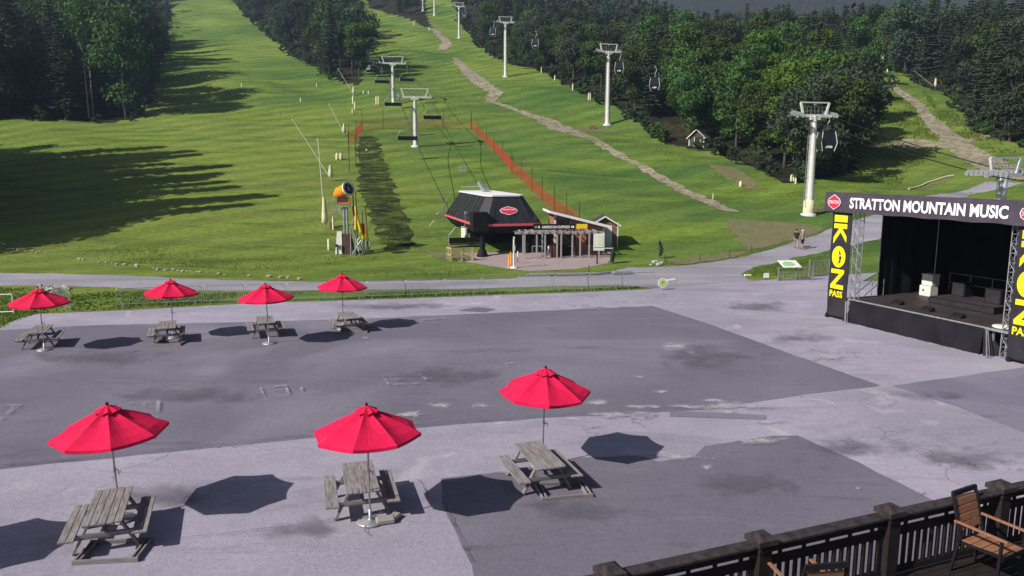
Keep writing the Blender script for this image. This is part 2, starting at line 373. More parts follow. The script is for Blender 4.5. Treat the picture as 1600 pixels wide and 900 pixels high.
def dup(o, loc, rz=0, label=None, s=None, group=None):
    r = o.copy(); C.objects.link(r); r.location = loc; r.rotation_euler = (0, 0, rz)
    if s: r.scale = (s, s, s) if isinstance(s, (int, float)) else s
    if label: r['label'] = label
    if group: r['group'] = group
    for c, gs in KIDS[o.name]:
        d = c.copy(); C.objects.link(d); d.parent = r
        for g in gs:
            e = g.copy(); C.objects.link(e); e.parent = d
    return r
def structure(o): o['kind'] = 'structure'; return o
def text_mesh(body, bold=.0):
    cu = bpy.data.curves.new('lettering', 'FONT'); cu.body = body; cu.offset = bold; cu.resolution_u = 3
    o = bpy.data.objects.new('tmp', cu); C.objects.link(o)
    me = bpy.data.meshes.new_from_object(o.evaluated_get(bpy.context.evaluated_depsgraph_get()))
    bpy.data.objects.remove(o); bpy.data.curves.remove(cu); return me
def lettering(body, origin, right, up, w, h, m, parent, bold=.02, lift=.006, name='lettering'):
    """flat letters filling a w x h box whose lower left corner is origin"""
    me = text_mesh(body, bold)
    xs = [v.co.x for v in me.vertices]; ys = [v.co.y for v in me.vertices]
    x0, x1, y0, y1 = min(xs), max(xs), min(ys), max(ys); right = Vector(right); up = Vector(up); nrm = right.cross(up)
    for v in me.vertices:
        v.co = Vector(origin) + right * ((v.co.x - x0) / (x1 - x0) * w) + up * ((v.co.y - y0) / (y1 - y0) * h) + nrm * lift
    me.materials.clear(); me.materials.append(M[m]); me.name = name
    o = bpy.data.objects.new(name, me); C.objects.link(o); o.parent = parent; return o
def inside(p, poly):
    x, y = p[0], p[1]; c = False; j = len(poly) - 1
    for i in range(len(poly)):
        xi, yi = poly[i][0], poly[i][1]; xj, yj = poly[j][0], poly[j][1]
        if (yi > y) != (yj > y) and x < (xj - xi) * (y - yi) / (yj - yi) + xi: c = not c
        j = i
    return c

# ------------------------------------------------------------------ ground sheet
XS = [0.0]; 
while XS[-1] < 1900:
    x = XS[-1]; XS.append(x + (1.5 if x < 60 else 2.5 if x < 140 else 6 if x < 300 else 30))
XS = [-x for x in reversed(XS[1:])] + XS
YS = [-80.0]
while YS[-1] < 1700:
    y = YS[-1]; YS.append(y + (8 if y < 40 else 1.5 if y < 140 else 2.5 if y < 250 else 4 if y < 460 else 25))
def gpoly(pts): return [G(*p) for p in pts]
F_LEFT = gpoly([(6, 189), (120, 191), (206, 189), (222, 160), (238, 118), (250, 66), (262, 20)])
F_LEFT = F_LEFT + [Vector((-190, 520, 0)), Vector((-420, 520, 0)), Vector((-420, 150, 0))]
F_MID = gpoly([(562, 133), (530, 128), (500, 108), (462, 92), (430, 62), (400, 40), (372, 8)])
F_MID = F_MID + [Vector((-205, 520, 0)), Vector((-118, 560, 0))] + gpoly([(547, 18), (556, 45), (562, 75), (570, 105)])
F_TOP = gpoly([(676, 46), (648, 34), (600, 20), (575, 10)]) + [Vector((-95, 560, 0)), Vector((-60, 560, 0))] + gpoly([(664, 8), (668, 28)])
FR0 = gpoly([(1336, 262), (1240, 290), (1180, 262), (1120, 238), (1050, 228), (1005, 196), (975, 172), (900, 142), (862, 118), (805, 102), (760, 82), (736, 52), (716, 26)])
F_R = FR0 + [Vector((-45, 520, 0)), Vector((300, 560, 0))] + gpoly([(1352, 100), (1340, 128), (1350, 165), (1346, 200), (1352, 236)])
F_RR = gpoly([(1352, 104), (1400, 112), (1440, 132), (1500, 160), (1520, 195), (1545, 215), (1620, 232)]) + [Vector((150, 110, 0)), Vector((420, 200, 0)), Vector((420, 560, 0)), Vector((200, 560, 0))]
FORESTS = [F_LEFT, F_MID, F_TOP, F_R, F_RR]
def in_forest(x, y):
    if y > 560: return True
    return any(inside((x, y), f) for f in FORESTS)
verts = []; nx = len(XS)
for y in YS:
    for x in XS: verts.append((x, y, hgt(x, y)))
ga, gb = [], []
for j in range(len(YS) - 1):
    for i in range(nx - 1):
        f = (j*nx+i, j*nx+i+1, (j+1)*nx+i+1, (j+1)*nx+i)
        cx, cy = (XS[i] + XS[i+1]) / 2, (YS[j] + YS[j+1]) / 2
        (gb if cy > 90 and in_forest(cx, cy) else ga).append(f)
def sheet(name, faces, m):
    used = sorted({i for f in faces for i in f}); idx = {k: n for n, k in enumerate(used)}
    b = MB(); b.v = [verts[i] for i in used]; b.f = [tuple(idx[i] for i in f) for f in faces]; b.sm = [True] * len(faces)
    o = structure(b.build(name, m)); return o
ground = sheet('ground', ga, 'grass')
sheet('forest_floor', gb, 'floor')

def drape(name, pts, off, m, jit=0., step=None, kind='structure', seed=1, flat=False, jstep=1.0):
    """lay a thin sheet with this outline on the terrain"""
    rnd = random.Random(seed); P = []
    pts = [Vector((p[0], p[1])) for p in pts]
    for a, b in zip(pts, pts[1:] + pts[:1]):
        n = max(1, int((b - a).length / jstep)) if jit else 1
        for k in range(n):
            p = a.lerp(b, k / n)
            if jit: p = p + Vector((rnd.uniform(-jit, jit), rnd.uniform(-jit, jit)))
            P.append(p)
    bm = bmesh.new(); vs = [bm.verts.new((p.x, p.y, 0)) for p in P]
    es = [bm.edges.new((vs[i], vs[(i + 1) % len(vs)])) for i in range(len(vs))]
    bmesh.ops.triangle_fill(bm, edges=es, use_beauty=True)
    if not flat:
        x0, x1 = min(p.x for p in P), max(p.x for p in P); y0, y1 = min(p.y for p in P), max(p.y for p in P)
        for g in [x for x in XS if x0 < x < x1]:
            bmesh.ops.bisect_plane(bm, geom=bm.verts[:] + bm.edges[:] + bm.faces[:], plane_co=(g, 0, 0), plane_no=(1, 0, 0))
        for g in [y for y in YS if y0 < y < y1]:
            bmesh.ops.bisect_plane(bm, geom=bm.verts[:] + bm.edges[:] + bm.faces[:], plane_co=(0, g, 0), plane_no=(0, 1, 0))
    for v in bm.verts: v.co.z = hgt(v.co.x, v.co.y) + off
    bmesh.ops.recalc_face_normals(bm, faces=bm.faces[:])
    if bm.faces and sum(f.normal.z for f in bm.faces) < 0: bmesh.ops.reverse_faces(bm, faces=bm.faces[:])
    me = bpy.data.meshes.new(name); bm.to_mesh(me); bm.free(); me.materials.append(M[m]); me.polygons.foreach_set('use_smooth', [True] * len(me.polygons))
    o = bpy.data.objects.new(name, me); C.objects.link(o); o['kind'] = kind; return o
def ribbon(px):
    """(x, y, half width in px) centre line -> outline on the ground"""
    L = []; Rr = []
    for (x, y, w) in px: L.append(G(x - w, y)); Rr.append(G(x + w, y))
    return L + Rr[::-1]
def g0(pts): return [PZ(x, y, 0) for x, y in pts]
# plaza: slab with a real edge
pl = g0([(-60, 541), (35, 497), (60, 492), (200, 486), (400, 475), (560, 470), (700, 465.5), (850, 460), (1000, 454), (1100, 446), (1160, 441), (1290, 432), (1372, 427)])
pl = pl + [Vector((24, 52)), Vector((60, 52)), Vector((60, -60)), Vector((-60, -60)), Vector((-60, 20))]
b = MB(); n = len(pl)
b.v = [(p[0], p[1], .05) for p in pl] + [(p[0], p[1], -.1) for p in pl]; b.f = [tuple(range(n))] + [(i, (i + 1) % n, n + (i + 1) % n, n + i) for i in range(n)]; b.sm = [False] * len(b.f)
bm = bmesh.new(); pv = [bm.verts.new(v) for v in b.v]
for f in b.f[1:]: bm.faces.new([pv[i] for i in f])
bmesh.ops.triangle_fill(bm, edges=[bm.edges.get((pv[i], pv[(i + 1) % n])) for i in range(n)], use_beauty=True)
bmesh.ops.recalc_face_normals(bm, faces=bm.faces[:]); me = bpy.data.meshes.new('plaza'); bm.to_mesh(me); bm.free(); me.materials.append(M['plaza'])
o = bpy.data.objects.new('plaza', me); C.objects.link(o); o['kind'] = 'structure'
ZP = .05
def patch(name, px, m, z, jit=.03, seed=1, js=.6):
    return drape(name, [PZ(x, y, ZP) for x, y in px], ZP + z, m, jit, flat=True, seed=seed, jstep=js)
patch('asphalt_patch', [(-300, 545), (0, 516), (150, 508), (400, 503), (590, 497), (820, 487), (1020, 478), (1110, 507), (1230, 551), (1376, 603), (1270, 615), (1190, 627), (1100, 640), (1000, 646), (860, 653), (700, 664), (330, 700), (0, 733), (-300, 770)], 'asph', .006)
patch('asphalt_patch', [(690, 748), (800, 735), (905, 715), (1000, 712), (1030, 722), (1085, 712), (1100, 697), (1200, 682), (1246, 681), (1340, 722), (1446, 776), (1500, 802), (1800, 950), (1780, 1120), (800, 1100), (735, 884), (712, 830), (690, 785)], 'asph', .006, seed=3)
patch('asphalt_patch', [(1393, 603), (1500, 588), (1600, 574), (1800, 548), (2000, 800), (1800, 735), (1600, 676), (1500, 637)], 'asph2', .006, seed=4)
patch('repair_strip', [(1047, 642), (1197, 649), (1196, 656), (1046, 651)], 'asph2', .012, .01, 5)
for i, (x, y, w, h, *dk) in enumerate([(1058, 541, 30, 8), (1080, 551, 22, 3), (935, 630, 22, 5), (1035, 612, 16, 3), (1110, 626, 22, 3), (690, 634, 26, 4), (1104, 731, 17, 6), (1205, 660, 30, 4), (1225, 686, 16, 5),
                                 (760, 636, 26, 4), (1010, 636, 30, 4), (1000, 590, 16, 3), (1075, 637, 40, 4), (1140, 645, 30, 4), (905, 612, 20, 3), (1340, 765, 6, 3), (1440, 771, 10, 4), (570, 529, 9, 2), (800, 740, 22, 4), (1150, 636, 70, 7), (640, 650, 40, 5), (960, 650, 80, 6), (1060, 715, 50, 9), (1180, 690, 40, 8), (930, 480, 60, 5), (1300, 560, 40, 8)]
    + [(700, 590, 90, 14, 1), (300, 620, 120, 12, 1), (1100, 560, 80, 16, 1), (900, 800, 70, 22, 1), (1150, 760, 90, 18, 1), (250, 780, 90, 16, 1), (480, 830, 80, 14, 1), (1350, 700, 90, 14, 1), (1500, 720, 90, 16, 1), (1180, 480, 60, 8, 1), (1250, 530, 50, 8, 1), (620, 480, 110, 4, 1), (1450, 620, 60, 8, 1), (150, 560, 120, 12, 1)]):
    if w:
        rr = random.Random(i + 40); c0_ = PZ(x, y, ZP); w *= 1.25; h *= 1.25; ring_ = [PZ(x + w * 1.35 * math.cos(t * .314) * rr.uniform(.8, 1.15), y + h * 1.5 * math.sin(t * .314) * rr.uniform(.8, 1.15), ZP) for t in range(20)]
        b = MB(); zz = ZP + .010 + .0016 * i; b.add([(c0_.x, c0_.y, zz)] + [(p.x, p.y, zz) for p in ring_], [(0, 1 + t, 1 + (t + 1) % 20) for t in range(20)]); o = structure(b.build('stain' if dk else 'worn_spot', 'stain' if dk else 'worn'))
        fa = o.data.attributes.new('fade', 'FLOAT', 'POINT'); fa.data[0].value = .05
        for t in range(1, 21): fa.data[t].value = -.85
def crack(px, w=.03, z=.046, seed=0):
    rnd = random.Random(seed); P = [PZ(x, y, 0) for x, y in px]; L, Rr = [], []
    for a, c in zip(P, P[1:]):
        n = max(1, int((c - a).length / .25)); d = (c - a).normalized(); q = Vector((-d.y, d.x, 0))
        for k in range(n):
            p = a.lerp(c, k / n) + q * rnd.uniform(-.04, .04); ww = w * rnd.uniform(.3, 1.2); L.append(p + q * ww / 2); Rr.append(p - q * ww / 2)
    b = MB()
    for k in range(len(L) - 1): b.add([(*L[k][:2], ZP + z), (*L[k+1][:2], ZP + z), (*Rr[k+1][:2], ZP + z), (*Rr[k][:2], ZP + z)], [(0, 1, 2, 3)])
    structure(b.build('pavement_crack', 'crack'))
for i, (px, w) in enumerate([([(230, 852), (330, 842), (424, 832), (546, 814)], .03), ([(655, 755), (672, 785), (680, 790), (760, 770)], .035), ([(400, 806), (452, 797), (520, 788)], .02),
        ([(572, 824), (572, 838), (581, 846), (579, 856)], .045), ([(590, 822), (618, 808), (650, 798)], .04), ([(0, 733), (330, 700), (700, 664), (860, 653), (1000, 646)], .05),
        ([(1340, 632), (1356, 624), (1390, 620), (1412, 617)], .03), ([(1340, 632), (1350, 641), (1372, 645), (1410, 628)], .03), ([(1220, 655), (1250, 660), (1330, 668)], .02),
        ([(1380, 706), (1440, 700), (1500, 705), (1600, 690)], .025), ([(1440, 730), (1500, 722), (1560, 712), (1600, 714)], .03), ([(1480, 740), (1500, 728), (1530, 726)], .02), ([(0, 880), (250, 850)], .02),
        ([(860, 770), (960, 740), (1100, 760)], .0), ([(110, 514), (200, 513), (320, 511), (440, 505)], .05), ([(700, 484), (760, 482), (820, 480)], .06), ([(640, 640), (560, 600), (480, 600)], .0), ([(1240, 725), (1300, 716), (1360, 716)], .02), ([(735, 884), (712, 830), (690, 785)], .05)]):
    if w: crack(px, w, .056 + .0008 * i, i)
patch('stain', [(715, 486), (745, 480), (775, 483), (758, 488)], 'asph', .008, .03, 8)
# painted chalk-like outlines, nearly worn away
def marking(px, w=.10, seed=0, z=.084):
    b = MB(); rnd = random.Random(seed)
    for (x0, y0, x1, y1) in px:
        a, c = PZ(x0, y0, 0), PZ(x1, y1, 0); d = (c - a); n = max(1, int(d.length / .35)); q = Vector((-d.y, d.x, 0)).normalized() * w / 2
        for k in range(n):
            if rnd.random() < .15: continue
            p0, p1 = a.lerp(c, k / n), a.lerp(c, (k + .95) / n); j = rnd.uniform(.5, 1.1)
            b.add([(*(p0 + q*j)[:2], ZP + z), (*(p1 + q*j)[:2], ZP + z), (*(p1 - q*j)[:2], ZP + z), (*(p0 - q*j)[:2], ZP + z)], [(0, 1, 2, 3)])
    structure(b.build('worn_marking', 'chalk'))
marking([(407, 611, 446, 607), (407, 611, 414, 626), (414, 626, 452, 622), (446, 607, 452, 622), (420, 616, 444, 613), (468, 605, 475, 621), (475, 621, 481, 620)], seed=1)
marking([(597, 592, 631, 590), (597, 592, 608, 606), (608, 606, 640, 605), (655, 590, 668, 599), (640, 605, 662, 603), (610, 598, 636, 597)], seed=2, z=.086)
marking([(0, 640, 33, 638), (33, 638, 0, 662), (10, 655, 22, 640)], seed=3, z=.088)
marking([(200, 636, 256, 632), (248, 632, 246, 650), (226, 634, 222, 645)], seed=4, z=.090)
marking([(655, 504, 700, 500), (690, 500, 706, 506), (664, 508, 700, 509), (655, 504, 664, 508)], .12, 5, .092)
marking([(780, 573, 806, 572), (788, 573, 800, 582)], seed=6, z=.094)

# gravel road, tracks, pads
UP = [(-60, 424), (0, 427), (110, 428), (200, 431), (330, 437), (450, 440), (600, 440), (720, 437.5), (800, 436), (826, 430), (880, 432), (930, 427), (960, 424), (985, 418), (1020, 418), (1060, 416), (1110, 410), (1160, 402), (1215, 388), (1240, 378), (1275, 368), (1310, 352), (1350, 340), (1400, 326), (1470, 303), (1540, 284)]
LO = [(1600, 286), (1520, 303), (1480, 318), (1430, 340), (1395, 362), (1372, 374), (1310, 388), (1245, 402), (1175, 418), (1160, 428), (1165, 436), (1180, 440), (1100, 447), (1030, 453), (985, 446), (900, 447), (700, 452), (560, 453), (400, 455), (270, 455), (150, 448), (90, 447), (0, 447), (-60, 446)]
drape('gravel_road', [G(*p) for p in UP + LO], .012, 'gravel', .16, seed=11, jstep=.8)
drape('paved_apron', [G(*p) for p in [(700, 396), (960, 390), (950, 412), (900, 421), (830, 424), (790, 420), (745, 412), (715, 409)]], .02, 'paver', .06, seed=12)
drape('gravel_path', [G(*p) for p in [(1424, 218), (1380, 222), (1350, 226), (1350, 230), (1390, 229), (1430, 232), (1500, 232), (1510, 226)]], .05, 'dirt', .3, seed=13)
drape('dirt_trail', ribbon([(671, 44, 3), (682, 50, 5), (689, 58, 6), (698, 65, 7), (696, 72, 9), (690, 78, 5)]), .06, 'dirt', .5, seed=14)
drape('dirt_trail', ribbon([(709, 90, 3), (716, 98, 7), (724, 105, 7), (734, 116, 12), (748, 127, 13), (762, 137, 12), (775, 145, 11), (768, 154, 9), (766, 162, 9)]), .06, 'dirt', .45, seed=15)
drape('dirt_trail', ribbon([(776, 161, 6), (800, 169, 8), (825, 178, 10), (850, 187, 14), (862, 194, 16), (880, 203, 18), (908, 211, 12), (932, 220, 8), (948, 232, 7), (963, 240, 8), (985, 252, 8), (1008, 263, 9), (1022, 272, 11), (1050, 288, 11), (1080, 303, 12), (1105, 315, 12), (1128, 326, 13), (1146, 332, 10)]), .05, 'dirt', .35, seed=16)
drape('dirt_trail', ribbon([(1352, 118, 4), (1378, 128, 7), (1400, 140, 9), (1420, 152, 9), (1436, 165, 9), (1446, 180, 12), (1462, 195, 15), (1475, 208, 18), (1492, 222, 22), (1510, 235, 26), (1530, 248, 30), (1560, 262, 36), (1585, 282, 20)]), .05, 'dirt', .35, seed=17)
drape('dirt_trail', ribbon([(1500, 228, 8), (1512, 222, 10), (1530, 216, 12), (1548, 211, 8)]), .07, 'dirt', .2, seed=18)
for i, p in enumerate([[(1130, 345), (1180, 345), (1250, 350), (1290, 356), (1275, 366), (1235, 376), (1170, 392), (1150, 370)], [(880, 197), (960, 203), (968, 206), (900, 206)], [(980, 198), (1014, 197), (1012, 200), (985, 202)], [(1100, 255), (1150, 262), (1185, 290), (1170, 296), (1130, 275)],
                       [(772, 202), (800, 203), (800, 205), (772, 205)], [(1420, 296), (1470, 280), (1490, 276), (1480, 282), (1440, 296)], [(700, 388), (722, 396), (745, 405), (720, 410), (690, 398)], [(1245, 320), (1265, 316), (1285, 326), (1270, 334)], [(1040, 407), (1130, 396), (1180, 394), (1110, 409), (1060, 414)], [(660, 390), (685, 397), (700, 402), (690, 404), (668, 396)]]):
    drape('bare_earth', [G(*q) for q in p], .03 + .001 * i, 'bare', .25, seed=20 + i)
drape('dark_bank', [G(*p) for p in [(560, 214), (586, 213), (596, 235), (608, 270), (620, 300), (636, 340), (648, 370), (648, 384), (628, 396), (612, 397), (598, 380), (582, 350), (570, 320), (562, 300), (560, 262), (558, 235)]], .04, 'mottled', .5, seed=30)  # dark mottled strip draped down the slope

# haze: even air round everything
hz = MB().box((0, 860, 190), (4400, 1980, 400)).build('haze', 'white')
hm = bpy.data.materials.new('haze'); hm.use_nodes = True; hm.node_tree.nodes.clear()
pv_ = hm.node_tree.nodes.new('ShaderNodeVolumePrincipled'); ou = hm.node_tree.nodes.new('ShaderNodeOutputMaterial')
pv_.inputs['Density'].default_value = .00034; pv_.inputs['Color'].default_value = (.50, .70, 1, 1); pv_.inputs['Anisotropy'].default_value = .3
hm.node_tree.links.new(pv_.outputs[0], ou.inputs['Volume']); hz.data.materials.clear(); hz.data.materials.append(hm); hz['kind'] = 'stuff'

# ------------------------------------------------------------------ umbrellas
def make_umbrella():
    t = thing('patio_umbrella', (0, 0, 0), 'x', 'umbrella')
    Rm, zr, zt, n = 1.2, 2.10, 2.64, 8
    P = MB(); P.tube((0, 0, .04), (0, 0, 2.68), .021, n=8); P.tube((0, 0, 1.15), (0, 0, 1.25), .03, n=8); P.build('pole', 'alu', t)
    cr = MB(); cr.tube((0, 0, 1.2), (.10, 0, 1.2), .012, n=6); cr.tube((.10, 0, 1.2), (.10, 0, 1.12), .012, n=6); cr.build('crank_handle', 'alu', t)
    cv = MB(); K = 6
    def rim(i, s):  # s 0..1 from corner i to corner i+1, returns dir radius factor
        a = 2 * math.pi * i / n; b_ = 2 * math.pi * (i + 1) / n
        x = math.cos(a) * (1 - s) + math.cos(b_) * s; y = math.sin(a) * (1 - s) + math.sin(b_) * s
        return x, y
    for i in range(n):
        vs = []; S = 6
        for k in range(K + 1):
            q = .12 + .88 * k / K
            for j in range(S + 1):
                s = j / S; x, y = rim(i, s); sag = .055 * math.sin(math.pi * s) * math.sin(math.pi * min(q, .98)) + .03 * math.sin(math.pi * s) * (q > .99)
                z = zt - (zt - zr) * (q ** 1.12) - sag; inn = 1 - .03 * math.sin(math.pi * s) * q
                wz = .012 * mnoise.noise(Vector((x * q * 4, y * q * 4, i * 3.1))) + .008 * math.sin(q * 9 + i * 2.3) * math.sin(math.pi * s)
                vs.append((x * Rm * q * inn, y * Rm * q * inn, z + wz))
        fs = [(k * (S+1) + j, k * (S+1) + j + 1, (k+1) * (S+1) + j + 1, (k+1) * (S+1) + j) for k in range(K) for j in range(S)]
        cv.add(vs, fs)
        top = vs[K*(S+1):]; cv.add([*top, *[(v[0] * 1.0, v[1] * 1.0, v[2] - .07) for v in top]], [(j, S + 1 + j, S + 2 + j, j + 1) for j in range(S)])
    c = cv.build('canopy', 'red', t)
    v = MB(); 
    for i in range(n):
        a = 2 * math.pi * i / n; b_ = 2 * math.pi * (i + 1) / n; m_ = (a + b_) / 2
        v.add([(0, 0, zt + .075), (math.cos(a) * .27, math.sin(a) * .27, zt - .035), (math.cos(m_) * .25, math.sin(m_) * .25, zt - .075), (math.cos(b_) * .27, math.sin(b_) * .27, zt - .035)], [(0, 1, 2), (0, 2, 3)])
        v.add([(math.cos(a) * .27, math.sin(a) * .27, zt - .035), (math.cos(m_) * .25, math.sin(m_) * .25, zt - .075), (math.cos(m_) * .25, math.sin(m_) * .25, zt - .11), (math.cos(a) * .27, math.sin(a) * .27, zt - .085)], [(0, 3, 2, 1)])
    v.build('vent_cap', 'redtrim' if False else 'red', c)
    MB().lathe([(.0, zt + .06), (.03, zt + .07), (.035, zt + .10), (.015, zt + .13), (0, zt + .135)], n=8).build('finial', 'black', t)
    for i in range(n):
        a = 2 * math.pi * i / n; e = Vector((math.cos(a) * Rm * .985, math.sin(a) * Rm * .985, zr - .015))
        rb = MB(); rb.bar((math.cos(a) * .05, math.sin(a) * .05, zt - .06), e, .018, .022); rb.bar((math.cos(a) * .04, math.sin(a) * .04, 1.85), Vector((math.cos(a) * .62, math.sin(a) * .62, zt - .27)), .014, .018)
        rb.build('rib', 'alu', t)
    MB().lathe([(.06, 1.80), (.06, 1.87), (.03, 1.9)], n=8).build('hub', 'black', t)
    st = MB(); st.lathe([(.0, 0.0), (.30, 0.0), (.31, .03), (.28, .055), (.06, .07), (.035, .11), (.035, .32), (0, .32)], n=20); st.build('base', 'galv', t)
    return t
UMB = make_umbrella(); proto(UMB)
apex = [((173, 631), 'large crimson umbrella over the picnic table in the lower left corner', -.30), ((573, 634), 'large crimson umbrella with its grey base in front of the nearest middle picnic table', -.06),
        ((848, 573), 'crimson umbrella standing behind the picnic table nearest the dark lower asphalt patch', .05), ((60, 450), 'small far crimson umbrella by the white pipe rails, leftmost of the back row', .25),
        ((264, 437), 'far crimson umbrella second from the left in the back row', .1), ((416, 443), 'far crimson umbrella with a white base, third from the left in the back row', .3), ((533, 428), 'far crimson umbrella rightmost in the back row, its shadow falling clear to its right', 0)]
UPOS = []
for i, (p, lab, rz) in enumerate(apex):
    q = PZ(*p, 2.72 + ZP); loc = Vector((q.x, q.y, ZP)); UPOS.append(loc)
    if i == 0: o = UMB; o.location = loc; o['label'] = lab; o['group'] = 'crimson umbrellas on the plaza'
    else: o = dup(UMB, loc, 0, lab, group='crimson umbrellas on the plaza')
    o.rotation_euler = (R((1, -1.5, 2.0, 1, -1, 1, 0)[i]), R((-1.2, -.5, 1.5, 0, 1, -1, 1)[i]), rz)
lx = PZ(35, 850, 0) - Vector((2.42, 1.5, 0))
o = dup(UMB, (lx.x, lx.y, ZP), .2, 'crimson umbrella just outside the picture whose shadow falls in the lower left corner', group='crimson umbrellas on the plaza')
b = MB(); b.box((0, 0, .07), (.42, .26, .13), .3); b.box((.16, .14, .06), (.40, .22, .11), 1.2)
sb = b.build('weight_bag', M['cloth_g'], bevel=.03); sb.location = UPOS[1] + Vector((.34, -.02, .0)); tag(sb, 'grey weight bags slumped against the base of the middle front umbrella', 'weight bag')

# ------------------------------------------------------------------ picnic tables
def make_table():
    t = thing('picnic_table', (0, 0, 0), 'x', 'picnic table'); rnd = random.Random(3)
    L = 1.83
    tp = MB()
    for k in range(5):
        x = -.30 + k * .15; tp.box((x, rnd.uniform(-.012, .012), .735 + rnd.uniform(-.003, .003)), (.138, L, .038), rnd.uniform(-.004, .004))
    for y in (-.62, 0, .62): tp.box((0, y, .697), (.70, .09, .036))
    tp.build('tabletop', 'wood', t, bevel=.004)
    for s in (-1, 1):
        bn = MB()
        for k in range(2): bn.box((s * (.60 + k * .15), rnd.uniform(-.012, .012), .445), (.138, L, .038), rnd.uniform(-.004, .004))
        bn.build('bench', 'wood', t, bevel=.004)
    for y in (-.62, .62):
        cb = MB(); cb.box((0, y, .385), (1.52, .042, .11)); cb.build('crossbeam', 'woodx', t, bevel=.003)
        for s in (-1, 1):
            lg = MB(); lg.bar((s * .26, y + .04, .70), (s * .62, y + .04, .02), .05, .115, up=Vector((0, 1, 0))); lg.build('leg', 'woodx', t)
    for s in (-1, 1):
        br = MB(); br.bar((0, s * .10, .69), (0, s * .60, .41), .04, .08, up=Vector((1, 0, 0))); br.build('brace', 'wood', t)
    return t
TAB_ = make_table(); proto(TAB_)
TAX = [((178, 767), (160, 815), 'weathered wooden picnic table in the lower left corner, beside the big octagon shadow'), ((558, 724), (567, 767), 'weathered wooden picnic table behind the umbrella base in the lower middle'),
       ((827, 695), (858, 727), 'grey wooden picnic table angled across the dark asphalt edge, frame at its near end'), ((69, 508), (55, 521), 'far weathered picnic table leftmost in the back row'),
       ((262, 501), (260, 514), 'far weathered picnic table second from left, wooden frame on the ground before it'), ((412, 493), (416, 506), 'far weathered picnic table behind the white umbrella base'), ((538, 488), (552, 497), 'far weathered picnic table rightmost in the back row')]
TP = []
for i, (a, c, lab) in enumerate(TAX):
    A, B_ = PZ(*a, .79), PZ(*c, .79); ctr = (A + B_) / 2; ang = math.atan2(B_.y - A.y, B_.x - A.x) + math.pi / 2
    loc = (ctr.x, ctr.y, ZP); TP.append((ctr, ang))
    if i == 0: TAB_.location = loc; TAB_.rotation_euler = (0, 0, ang); TAB_['label'] = lab; TAB_['group'] = 'weathered picnic tables'
    else: dup(TAB_, loc, ang, lab, group='weathered picnic tables')
# low open wooden frames on the ground
def make_frame(name='ground_frame'):
    t = thing(name, (0, 0, 0), 'x', 'wooden frame')
    for x in (-.55, .55):
        r_ = MB(); r_.box((x - .05, 0, .05), (.04, .80, .09)); r_.box((x + .05, 0, .05), (.04, .80, .09)); r_.build('side_rail', 'wood', t, bevel=.004)
    for y in (-.42, .42): MB().box((0, y, .05), (1.28, .04, .10)).build('end_rail', 'woodx', t, bevel=.004)
    return t
FR_ = make_frame(); proto(FR_)
for i, (px, ang, lab) in enumerate([((880, 769), .18, 'open wooden frame lying on the dark asphalt in front of the angled picnic table'), ((178, 864), .10, 'wooden frame on the ground at the foot of the lower left picnic table'),
                                    ((266, 537), .02, 'small wooden frame on the ground before the second far picnic table'), ((555, 518), .05, 'wooden frame on the ground before the rightmost far picnic table')]):
    p = PZ(*px, .05)
    if i == 0: FR_.location = (p.x, p.y, ZP); FR_.rotation_euler = (0, 0, ang); FR_['label'] = lab; FR_['group'] = 'open wooden ground frames'
    else: dup(FR_, (p.x, p.y, ZP), ang, lab, group='open wooden ground frames')

# ------------------------------------------------------------------ deck railing and chairs (bottom right)
A_ = PZ(1190, 838, 3.42); B_ = PZ(1395, 797, 3.42); D_ = PZ(1565, 757, 3.42)
rd = (D_ - A_); rd.z = 0; sp = rd.length / 2; rd.normalize(); rn = Vector((rd.y, -rd.x, 0))   # rn points to the camera side
ZT = 3.35; ZD = ZT - .95
t = thing('deck_railing', (A_.x, A_.y, ZD), 'dark stained wooden balcony railing with square capped posts and narrow balusters', 'railing')
def L_(u, v, z):  # railing coordinates -> relative to its thing
    p = rd * u - rn * v; return Vector((p.x, p.y, z - ZD))
rm = Matrix.Rotation(math.atan2(rd.y, rd.x), 4, 'Z')
u0, u1 = -2 * sp, 4 * sp
for k in range(-2, 5):
    pb = MB(); pb.box(L_(k * sp, 0, ZD + .46), (.20, .20, .94), mtx=rm); pb.box(L_(k * sp, 0, ZD + .88), (.235, .235, .05), mtx=rm); o = pb.build('post', 'deckw', t, bevel=.006)
    q = MB(); q.prism([(-.145, -.145), (.145, -.145), (.145, .145), (-.145, .145)], 0, .07); q.prism([(-.145, -.145), (.145, -.145), (.145, .145), (-.145, .145)], .07, .125, [(-.06, -.06), (.06, -.06), (.06, .06), (-.06, .06)])
    c_ = q.build('post_cap', 'railw', o); c_.location = L_(k * sp, 0, ZT + .0); c_.rotation_euler = (0, 0, math.atan2(rd.y, rd.x))
for k in range(-2, 4):
    ua, ub = k * sp + .11, (k + 1) * sp - .11; um = (ua + ub) / 2; w = ub - ua
    MB().box(L_(um, 0, ZT - .02), (w, .19, .04), mtx=rm).build('cap_rail', 'railw', t, bevel=.006)
    q = MB(); q.box(L_(um, 0, ZT - .10), (w, .03, .12), mtx=rm); q.box(L_(um, 0, ZT - .275), (w, .03, .12), mtx=rm)
    for j in range(5): q.box(L_(ua + w * (j + .5) / 5, 0, ZT - .1875), (.05, .028, .055), mtx=rm)
    q.box(L_(um, 0, ZD + .10), (w, .05, .09), mtx=rm); q.build('rail_board', 'deckw', t)
    nb_ = int(w / .125)
    for j in range(nb_): MB().box(L_(ua + w * (j + .5) / nb_, 0, ZD + .375), (.045, .040, .50), mtx=rm).build('baluster', 'deckw', t)
